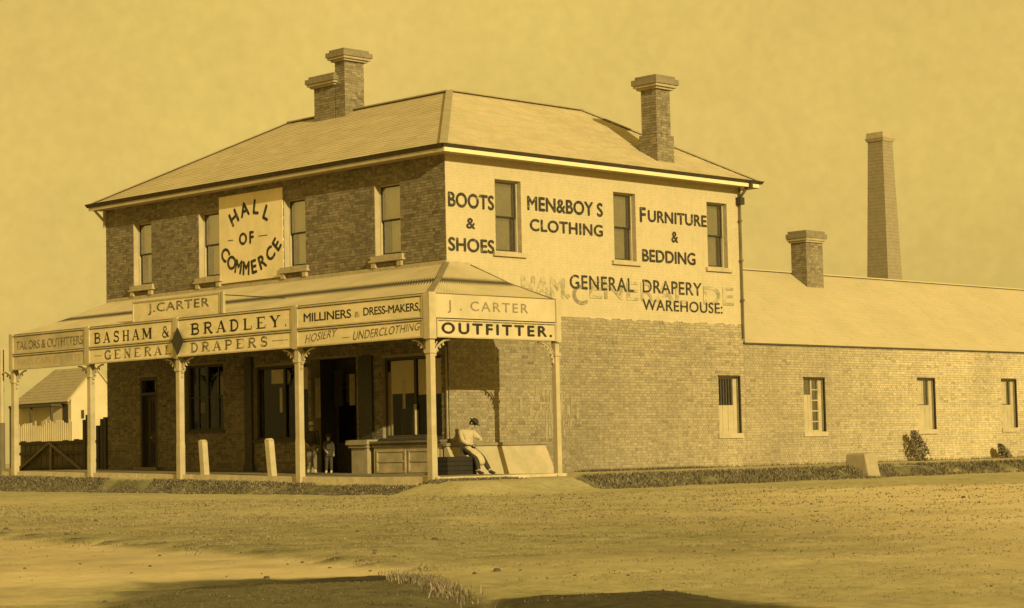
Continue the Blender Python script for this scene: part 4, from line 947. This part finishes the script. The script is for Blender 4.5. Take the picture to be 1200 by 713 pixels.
# ------------------------------------------------------------------ left of the shop: yard gate, fences, cottage, pole
yd = MB()
gt = thing('yard_gate', (0, 18.6, 0), 'weathered timber yard gate with diagonal braces left of the shop', 'gate')
gz = .16
for k in range(12):
    y = 16.85+k*.31; mb = MB(); mb.box(.02, .05, y, y+.27, gz+.02, 1.22+random.uniform(-.04, .04)); mb.build('board', M_weather, gt)
for zz in (.35, .78, 1.12): mb = MB(); mb.box(-.03, .018, 16.8, 20.55, zz, zz+.09); mb.build('rail', M_brown, gt)
for (a, b) in ((18.7, 16.9), (18.7, 20.5)): mb = MB(); mb.beam((-.06, a, 1.15), (-.06, b, .3), .05, .09, (1, 0, 0)); mb.build('brace', mat('grey_timber', .26, .18, scale=6), gt)
mb = MB(); mb.box(-.06, -.02, 18.6, 18.7, .2, 1.15); mb.build('stile', MATS['grey_timber'], gt)
fp = thing('paling_fence', (0, 16.2, 0), 'dark broken palings between the yard gate and shop corner', 'fence')
for k, (y, h) in enumerate(((16.72, 1.75), (16.55, 1.9), (16.3, 1.7), (15.98, 1.55), (15.75, 1.75), (15.58, 1.8))):
    mb = MB(); mb.box(-.07, .02, y-.07, y+.07, .1, h+.1); mb.build('paling', M_brown, fp)
mb = MB(); mb.box(.021, .06, 15.52, 16.8, .5, .62); mb.box(.021, .06, 15.52, 16.8, 1.1, 1.2); mb.build('rail', M_brown, fp)
pk = thing('picket_fence', (15, 42.5, 0), 'pale picket fence seen far off through the verandah', 'fence')
A, B = Vector((4.2, 32.2, .35)), Vector((8.6, 30.2, .35))
A = Vector((15.2, 40.9, .35)); B = Vector((14.8, 44.6, .35))
for k in range(26):
    p = A.lerp(B, k/25); hh = random.uniform(1.25, 1.55); mb = MB(); mb.box(p.x-.02, p.x+.01, p.y-.055, p.y+.055, .28, .9+hh)
    mb.build('picket', M_cotwall, pk)
mb = MB(); mb.beam(A+Vector((.05, .05, .7)), B+Vector((.05, .05, .7)), .04, .08); mb.beam(A+Vector((.05, .05, 1.1)), B+Vector((.05, .05, 1.1)), .04, .08); mb.build('rail', M_weather, pk)
ct = thing('cottage', (19.6, 48, 0), 'low cottage with shingled roof and pale gable wall behind the yard', 'house')
cx0, cx1, cy0, cy1, ce, cr = 18.5, 21.1, 46.0, 50.6, 3.6, 5.05
mb = MB(); mb.box(cx0, cx1, cy0, cy1, 0, ce); mb.face([(cx0, cy0, ce), (cx1, cy0, ce), ((cx0+cx1)/2, cy0, cr)]); mb.build('wall', M_cotwall, ct)
mb = MB(); xm = (cx0+cx1)/2
courses(mb, (cx0-.25, cy1+.3, ce-.2), (cx0-.25, cy0-.02, ce-.2), (xm, cy0-.02, cr+.03), (xm, cy1-1.2, cr+.03), 12); courses(mb, (cx1+.25, cy0-.02, ce-.2), (cx1+.25, cy1+.3, ce-.2), (xm, cy1-1.2, cr+.03), (xm, cy0-.02, cr+.03), 8); courses(mb, (cx1+.25, cy1+.3, ce-.2), (cx0-.25, cy1+.3, ce-.2), (xm, cy1-1.2, cr+.03), (xm, cy1-1.2, cr+.03), 8)
mb.build('roof', M_thatch, ct, fix=False)
mb = MB(); mb.box(cx0-.02, cx0+.02, cy0+.25, cy0+.7, 2.3, 3.3); mb.build('window', M_dkpaint, ct); mb = MB(); mb.box(xm-.75, xm-.6, cy0-.03, cy0+.02, 2.6, 3.0); mb.build('window', M_dkpaint, ct)
mb = MB(); mb.beam((cx0-.25, cy0-.06, ce-.2), (xm, cy0-.06, cr+.03), .06, .12, (0, 1, 0)); mb.beam((cx1+.25, cy0-.06, ce-.2), (xm, cy0-.06, cr+.03), .06, .12, (0, 1, 0)); mb.build('bargeboard', M_paint, ct)
mb = MB(); mb.box(cx0-.7, cx0-.1, 46.6, 50.4, 3.2, 3.32); mb.build('porch_roof', M_brown, ct)
for yy in (46.7, 48.5, 50.3): mb = MB(); mb.box(cx0-.65, cx0-.55, yy, yy+.1, .25, 3.2); mb.build('porch_post', M_brown, ct)
pl_ = thing('timber_pole', (-3.4, 16.0, 0), 'thin two-tone timber pole beyond the last verandah post at far left', 'pole')
mb = MB(); mb.tube((-3.4, 16.02, -.3), (-3.4, 16.02, 1.75), .09, .085, n=10); mb.build('pole_base', M_weather, pl_)
mb = MB(); mb.tube((-3.4, 16.02, 1.75), (-3.4, 16.02, 3.95), .07, .065, n=10); mb.build('pole_shaft', M_paint, pl_)
# striped lower dark mass: neighbour fence far left
nf = thing('boundary_fence', (-2.4, 18, 0), 'dark upright boards of the neighbouring fence at the far left edge', 'fence')
for k in range(9):
    mb = MB(); y = 17.3+k*.2; mb.box(-3.3, -3.26, y, y+.18, -.1, 3.8-.05*random.random()); mb.build('board', M_weather, nf)
mb = MB(); mb.box(-3.255, -3.2, 17.25, 19.15, .8, .9); mb.box(-3.255, -3.2, 17.25, 19.15, 3.0, 3.1); mb.build('rail', M_brown, nf)

# ------------------------------------------------------------------ wall bushes, slab
def bush(x, y, rx, rz, label, n=520, z0=-.06):
    pts = []
    for k in range(n):
        t = random.uniform(0, 2*math.pi); p = random.random()**.5; zz = random.random()**.8
        lean = -.5*rx*zz*2.2; p *= (1.15-.6*zz)
        q = math.sqrt(max(0, 1-(2*zz-.75)**2*.5)); pts.append((x+lean+rx*p*q*math.cos(t), y+.35*rx*p*q*math.sin(t), z0+zz*rz))
    mb = MB()
    for p in pts:
        v = Vector((random.gauss(0, 1), random.gauss(0, 1), random.gauss(0, 1))).normalized(); u = v.orthogonal().normalized(); s = random.uniform(.03, .085); w_ = v.cross(u); c = Vector(p)
        mb.face([c-u*s, c+w_*s*.5, c+u*s, c-w_*s*.5])
    b = mb.build('bush', M_bush, None, loc=(x, y, z0), fix=False); tag(b, label, 'bush', 'bushes against the wing wall')
    mb = MB()
    for k in range(6): mb.tube((x+random.uniform(-.1, .1), y, z0), (x-.2*rx+rx*.6*random.uniform(-1, 1), y+.1*random.uniform(-1, 1), z0+rz*.75), .014, .006, n=5)
    mb.build('stem', M_brown, b)
bush(20.85, -.42, .50, 1.0, 'dark leaning bush against the brick wing under its third small window')
bush(25.9, -.42, .36, .48, 'low dark bush by the wing wall near the right edge of the view', 500)
mb = MB(); mb.hexa([(11.72, -4.75, -.42), (12.3, -4.75, -.42), (12.3, -3.9, -.42), (11.72, -3.9, -.42)], [(11.74, -4.6, .27), (12.28, -4.6, .30), (12.28, -3.95, .30), (11.74, -3.95, .27)])
sl = mb.build('stone_block', mat('pale_stone', .38, .30, scale=5, bump=.3), None, loc=(12, -4.3, -.42)); tag(sl, 'pale upright stone block set in the footpath bank before the wing', 'stone')
bv = sl.modifiers.new('b', 'BEVEL'); bv.width = .04; bv.segments = 2

# ------------------------------------------------------------------ grass, weeds, clods
def scatter(n, fn):
    out = []
    while len(out) < n:
        p = fn()
        if p is not None: out.append((p[0], p[1], hgt(p[0], p[1])))
    return out
def side_bank():
    x = random.uniform(.4, 34); y = random.gauss(-4.60, .34)+.18*noise.noise(Vector((x*1.1, 0, 3)))
    if abs(x-12) < .45 and random.random() < .8: return None
    if noise.noise(Vector((x*.7, y*1.5, 2))) < -.30: return None
    return x, y
def front_bank():
    y = random.uniform(-4.0, 16); x = random.uniform(-4.35, -3.56)
    if noise.noise(Vector((x*1.5, y*.8, 7))) < -.25: return None
    return x, y
def corner_bank():
    x = random.uniform(-3.5, -1.6); y = -3.5+random.gauss(-.15, .22)-(x+3.5)*.1; return (x, y) if y < -3.27 else None
b1 = blades('bank_grass', scatter(26000, side_bank), M_weed, .012, .095, .024, (.3, 2.1), lean=1.3); tag(b1, 'dark rough weeds on the footpath bank along the side street', 'weeds', kind='stuff')
b2 = blades('kerb_grass', scatter(17000, front_bank)+scatter(2200, corner_bank), M_weed, .012, .065, .024, (.3, 2.1), lean=1.3); tag(b2, 'dark rough weeds below the verandah kerb', 'weeds', kind='stuff')
def wall_weeds():
    x = random.uniform(4.3, 34); y = random.uniform(-.7, -.12)
    k = sstep(4.3, 4.8, x)*(1-sstep(9, 10.2, x))*.9 + .10
    if random.random() > k: return None
    return x, y
b3 = blades('wall_weeds', scatter(5200, wall_weeds), M_weed, .02, .08, .02, (.5, 1.8), lean=.9); tag(b3, 'dry weeds along the foot of the brick side wall', 'weeds', kind='stuff')
def mound_pt():
    f = random.uniform(12.5, 16); l = random.uniform(-3.2, 1.3); x = CAM.x+f*.7142+l*.6999; y = CAM.y+f*.6999-l*.7142
    a, b = mound(f, l); return (x, y) if random.random() < max(a, b)*.9 else None
def tuft_pt():
    f = 15.0+random.gauss(0, .75); l = -.80+.19*(14.9-f)+random.gauss(0, .09); return CAM.x+f*.7142+l*.6999, CAM.y+f*.6999-l*.7142
b4 = blades('mound_grass', scatter(1500, mound_pt), M_grass, .004, .012, .010, (.4, 1.0), lean=3); tag(b4, 'short dark grass on the low mound in the foreground', 'grass', kind='stuff')
b5 = blades('grass_tuft', scatter(1900, tuft_pt), M_grass, .015, .07, .007, (.5, 2.2), lean=1.2); tag(b5, 'rough dry tussock at the right end of the foreground mound', 'grass', kind='stuff')
def rut_pt():
    l = random.uniform(-6, -.9); f = 15.8-1.6*l+random.gauss(0, .22); 
    if noise.noise(Vector((l*1.8, 0, 1))) < .05: return None
    return CAM.x+f*.7142+l*.6999, CAM.y+f*.6999-l*.7142
b6 = blades('rut_grass', scatter(260, rut_pt), M_weed, .008, .028, .012, lean=2); tag(b6, 'thin weeds along the wheel-worn ledge of the road', 'grass', kind='stuff')
def road_pt():
    f = 12.6*math.exp(random.random()*1.32); l = random.uniform(-.265, .265)*f
    x = CAM.x+f*.7142+l*.6999; y = CAM.y+f*.6999-l*.7142
    if y > -4.6 and x > -4.2: return None
    v = noise.noise(Vector((x*.8, y*.8, 5)))+.6*noise.noise(Vector((x*3, y*3, 8)))
    if v < random.uniform(-.35, .45): return None
    if f < 16.9 and l < -.3 or f < 14.2 and l < 1.4: return None
    if l < -.8 and f < 15.8-1.6*l-.3 and random.random() < .93: return None
    if f < 20 and random.random() < .5: return None
    if random.random() < .55*sstep(0, 8, l): return None
    return x, y
M_dry = mat('dry_tuft', .34, .20, rough=.95, scale=1.5, hue=.8, attr='tone')
b7 = blades('road_rubble', scatter(30000, road_pt), M_dry, .005, .030, .026, (.45, 1.0), lean=1.6, dist=36); tag(b7, 'dry trodden grass stubble and crumbs of earth on the road', 'stubble', kind='stuff')
mb = MB()
for k in range(260):
    f = random.uniform(12.5, 42) if k < 320 else random.uniform(14, 26); l = random.uniform(-.27, .26)*f; x = CAM.x+f*.7142+l*.6999; y = CAM.y+f*.6999-l*.7142
    r = random.uniform(.006, .018)*(2.0 if random.random() < .06 else 1)*(1+f/60); h = hgt(x, y); t = random.uniform(0, 3)
    pts0 = [(x+r*random.uniform(.7, 1.2)*math.cos(t+i*1.047), y+r*random.uniform(.7, 1.2)*math.sin(t+i*1.047), h-.01) for i in range(6)]
    pts1 = [(x+(p[0]-x)*.6, y+(p[1]-y)*.6, h+r*random.uniform(.3, .7)) for p in pts0]; mb.hexa(pts0, pts1)
cl = mb.build('clods', mat('dark_clod', .10, .06, scale=9), None, kind='stuff'); tag(cl, 'dark clods and small stones scattered over the dusty road', 'stones')

# ------------------------------------------------------------------ people
def skin(name, nodes, edges, ma, parent=None, loc=(0, 0, 0), sub=2, root=0):
    """nodes: list of (x,y,z,r) ; grown with a skin modifier and baked"""
    off = WL[parent.name] if parent else Vector(loc)
    me = bpy.data.meshes.new(name); me.from_pydata([tuple(Vector(n[:3])-off) for n in nodes], edges, []); ob = bpy.data.objects.new(name, me); scn.collection.objects.link(ob)
    sk = ob.modifiers.new('s', 'SKIN'); sk.use_smooth_shade = True
    for i, n in enumerate(nodes):
        sv = me.skin_vertices[0].data[i]; r = n[3]; sv.radius = r if isinstance(r, tuple) else (r, r); sv.use_root = (i == root)
    ss = ob.modifiers.new('u', 'SUBSURF'); ss.levels = sub; ss.render_levels = sub
    dg = bpy.context.evaluated_depsgraph_get(); m2 = bpy.data.meshes.new_from_object(ob.evaluated_get(dg)); bpy.data.objects.remove(ob)
    m2.materials.clear(); m2.materials.append(ma); m2.polygons.foreach_set('use_smooth', [True]*len(m2.polygons))
    o = bpy.data.objects.new(name, m2); scn.collection.objects.link(o)
    if parent: o.parent = parent
    else: o.location = off
    WL[o.name] = off; return o
def ell(mb, c, r, n=14, m_=9, rot=None):
    c = Vector(c); base = len(mb.v)
    for i in range(m_+1):
        a = math.pi*i/m_
        for j in range(n):
            b = 2*math.pi*j/n; v = Vector((r[0]*math.sin(a)*math.cos(b), r[1]*math.sin(a)*math.sin(b), r[2]*math.cos(a)))
            if rot: v = rot @ v
            mb.v.append(tuple(c+v))
    for i in range(m_):
        for j in range(n):
            k = (j+1) % n; mb.f.append((base+i*n+j, base+i*n+k, base+(i+1)*n+k, base+(i+1)*n+j)); mb.t.append(1)
def person(label, J, body_m, sc, hat_m, hatr, legs_m, coat_m, boot_m, brim=True, skirt=.25, face=(-.7, -.7, -.2)):
    """J: joint dict of world points"""
    loc = Vector(((J['la'].x+J['ra'].x)/2, (J['la'].y+J['ra'].y)/2, min(J['la'].z, J['ra'].z)-.08*sc))
    r = lambda v: v*sc
    keys = ['pel', 'waist', 'chest', 'neck', 'head', 'crown', 'ls', 'le', 'lh', 'rs', 're', 'rh', 'lhip', 'lk', 'la', 'lt', 'rhip', 'rk', 'ra', 'rt']
    fdir = Vector(face).normalized()
    J.setdefault('crown', J['head']+(J['head']-J['neck']).normalized()*.1*sc)
    for s in 'lr': J.setdefault(s+'t', J[s+'a']+Vector((fdir.x, fdir.y, 0)).normalized()*.16*sc-Vector((0, 0, .045*sc)))
    rad = dict(pel=(.14, .11), waist=(.125, .095), chest=(.15, .105), neck=.05, head=(.082, .09), crown=.055, ls=.062, le=.045, lh=.030, rs=.062, re=.045, rh=.030, lhip=.09, lk=.06, la=.042, lt=.03, rhip=.09, rk=.06, ra=.042, rt=.03)
    nodes = [(*J[k], tuple(x*sc for x in rad[k]) if isinstance(rad[k], tuple) else rad[k]*sc) for k in keys]
    ix = {k: i for i, k in enumerate(keys)}
    E_ = [('pel', 'waist'), ('waist', 'chest'), ('chest', 'neck'), ('neck', 'head'), ('head', 'crown'), ('chest', 'ls'), ('ls', 'le'), ('le', 'lh'), ('chest', 'rs'), ('rs', 're'), ('re', 'rh'), ('pel', 'lhip'), ('lhip', 'lk'), ('lk', 'la'), ('la', 'lt'), ('pel', 'rhip'), ('rhip', 'rk'), ('rk', 'ra'), ('ra', 'rt')]
    p = skin('person', nodes, [(ix[a], ix[b]) for a, b in E_], M_skin, None, loc); tag(p, label, 'person')
    def sub(name, ks, ed, ma, grow):
        nn = []
        for k in ks:
            q = rad[k]; q = tuple(x*sc*grow+.008 for x in q) if isinstance(q, tuple) else q*sc*grow+.008; nn.append((*J[k], q))
        ii = {k: i for i, k in enumerate(ks)}; return skin(name, nn, [(ii[a], ii[b]) for a, b in ed], ma, p)
    for s in 'lr': J[s+'cuff'] = J[s+'e'].lerp(J[s+'h'], .86); rad[s+'cuff'] = .040; J[s+'hem'] = J[s+'k'].lerp(J[s+'a'], .88); rad[s+'hem'] = .052
    J['collar'] = J['chest'].lerp(J['neck'], .75); rad['collar'] = .068; J['skirt'] = J['pel'].lerp((J['lk']+J['rk'])/2, skirt); rad['skirt'] = (.155, .125) if skirt < .5 else (.15, .10)
    J['hem2'] = (J['lk']*.4+J['rk']*.6).lerp(J['la']*.4+J['ra']*.6, .55); rad['hem2'] = (.125, .08)
    sub('jacket', ['pel', 'waist', 'chest', 'collar', 'ls', 'le', 'lcuff', 'rs', 're', 'rcuff', 'skirt']+(['hem2'] if skirt > .5 else []), [('skirt', 'pel'), ('pel', 'waist'), ('waist', 'chest'), ('chest', 'collar'), ('chest', 'ls'), ('ls', 'le'), ('le', 'lcuff'), ('chest', 'rs'), ('rs', 're'), ('re', 'rcuff')]+([('skirt', 'hem2')] if skirt > .5 else []), coat_m, 1.15)
    sub('trousers', ['pel', 'lhip', 'lk', 'lhem', 'rhip', 'rk', 'rhem'], [('pel', 'lhip'), ('lhip', 'lk'), ('lk', 'lhem'), ('pel', 'rhip'), ('rhip', 'rk'), ('rk', 'rhem')], legs_m, 1.12)
    for s in 'lr':
        sub('boot', [s+'hem', s+'a', s+'t'], [(s+'hem', s+'a'), (s+'a', s+'t')], boot_m, 1.05)
        # fingers and thumb
        hd = (J[s+'h']-J[s+'e']).normalized(); sd = hd.cross(Vector((0, 0, 1))).normalized() if abs(hd.z) < .95 else Vector((.7, -.7, 0)); dn = hd.cross(sd)
        nn = [(*(J[s+'h']+hd*.01*sc), .03*sc), (*(J[s+'h']+hd*.07*sc), .034*sc)]; ed = [(0, 1)]
        for q, ln in zip((-.03, -.01, .01, .03), (.062, .075, .07, .052)):
            b0 = J[s+'h']+hd*.09*sc+sd*q*sc; nn += [(*b0, .0095*sc), (*(b0+hd*ln*.55*sc), .009*sc), (*(b0+(hd*.8+dn*.5)*ln*sc), .008*sc)]; i = len(nn)-3; ed += [(1, i), (i, i+1), (i+1, i+2)]
        b0 = J[s+'h']+hd*.03*sc-sd*.035*sc; nn += [(*b0, .011*sc), (*(b0+hd*.03*sc-sd*.03*sc), .010*sc)]; i = len(nn)-2; ed += [(0, i), (i, i+1)]
        skin('hand', nn, ed, M_skin, p, sub=1)
    up = (J['head']-J['neck']).normalized(); side = up.cross(fdir).normalized(); fd = side.cross(up).normalized(); rot = Matrix((side, fd, up)).transposed()
    hc = J['head']+up*.03*sc
    mb = MB(); ell(mb, hc+fd*.105*sc-up*.005*sc, (.014*sc, .02*sc, .024*sc), 8, 5, rot)
    for q in (-1, 1): ell(mb, hc+side*q*.088*sc, (.012*sc, .02*sc, .03*sc), 8, 5, rot)
    ell(mb, hc+fd*.07*sc-up*.075*sc, (.035*sc, .03*sc, .025*sc), 8, 5, rot); mb.build('face', M_skin, p, smooth=True)
    mb = MB()
    for q in (-1, 1): ell(mb, hc+fd*.094*sc+side*q*.033*sc+up*.02*sc, (.013*sc, .008*sc, .008*sc), 8, 4, rot)
    ell(mb, hc+fd*.098*sc-up*.048*sc, (.024*sc, .006*sc, .005*sc), 8, 4, rot); mb.build('eyes_and_mouth', M_dkpaint, p, smooth=True)
    mb = MB(); ell(mb, hc-fd*.022*sc+up*.02*sc, (.094*sc, .094*sc, .105*sc), 14, 8, rot); mb.build('hair', M_hat, p, smooth=True)
    mb = MB(); ell(mb, hc+up*.085*sc, (.098*sc, .105*sc, .085*sc), 14, 8, rot)
    if brim: ell(mb, hc+up*.07*sc, (hatr*sc, hatr*1.05*sc, .026*sc), 18, 6, rot)
    else: ell(mb, hc+up*.07*sc+fd*.07*sc, (.08*sc, .08*sc, .01*sc), 12, 4, rot)
    mb.build('hat', hat_m, p, smooth=True)
    return p
Vc = Vector
man = dict(pel=Vc((.14, -.42, .66)), waist=Vc((.10, -.42, .80)), chest=Vc((.06, -.46, 1.00)), neck=Vc((.09, -.54, 1.15)), head=Vc((.15, -.60, 1.25)),
           ls=Vc((-.08, -.38, 1.07)), le=Vc((-.12, -.52, .84)), lh=Vc((.06, -.66, .74)), rs=Vc((.22, -.56, 1.06)), re=Vc((.34, -.70, .88)), rh=Vc((.22, -.80, .84)),
           lhip=Vc((.08, -.46, .63)), lk=Vc((.10, -.78, .40)), la=Vc((.02, -.95, .04)), rhip=Vc((.24, -.48, .63)), rk=Vc((.32, -.78, .41)), ra=Vc((.42, -.96, .04)))
for k in man: man[k] = man[k]+Vc((-.13, -.22, 0))
person('man in dark hat and long pale coat sitting before the sloping plinth', man, M_skin, 1.0, M_hat, .165, M_trous, M_coat, M_leather, skirt=.95, face=(.25, -.9, -.30))
def kid(cx, cy, z0, H, fx=(-.7, -.7, 0), spread=.0):
    s = H/1.7; f = Vc(fx).normalized(); sd = Vc((f.y, -f.x, 0)); b = Vc((cx, cy, z0))
    def p(a, fwd, up): return b+sd*a*s+f*fwd*s+Vc((0, 0, up*s))
    return dict(pel=p(0, 0, .90), waist=p(0, 0, 1.04), chest=p(0, 0, 1.24), neck=p(0, 0, 1.43), head=p(.0, .02, 1.56), ls=p(-.17, 0, 1.36), le=p(-.22, -.01, 1.10), lh=p(-.2, .08, .88), rs=p(.17, 0, 1.36), re=p(.22, .02, 1.10), rh=p(.14, .16, .98),
                lhip=p(-.09, 0, .86), lk=p(-.10, .03, .48), la=p(-.11, 0, .08), rhip=p(.09, 0, .86), rk=p(.10, .05, .48), ra=p(.13, .06, .08)), s
J, s = kid(-1.0, 4.38, fz(4.4), 1.36); person('boy in pale cap, dark jacket and buff trousers standing in the shop doorway', J, M_skin, s, M_cloth, .12, M_buff, M_jacket, M_pboot, brim=False)
J, s = kid(-.9, 3.80, fz(3.8), 1.04, (-.5, -.9, 0)); person('small child in dark clothes and pale socks beside the boy', J, M_skin, s, M_hat, .12, M_jacket, M_jacket, M_pboot, brim=False)
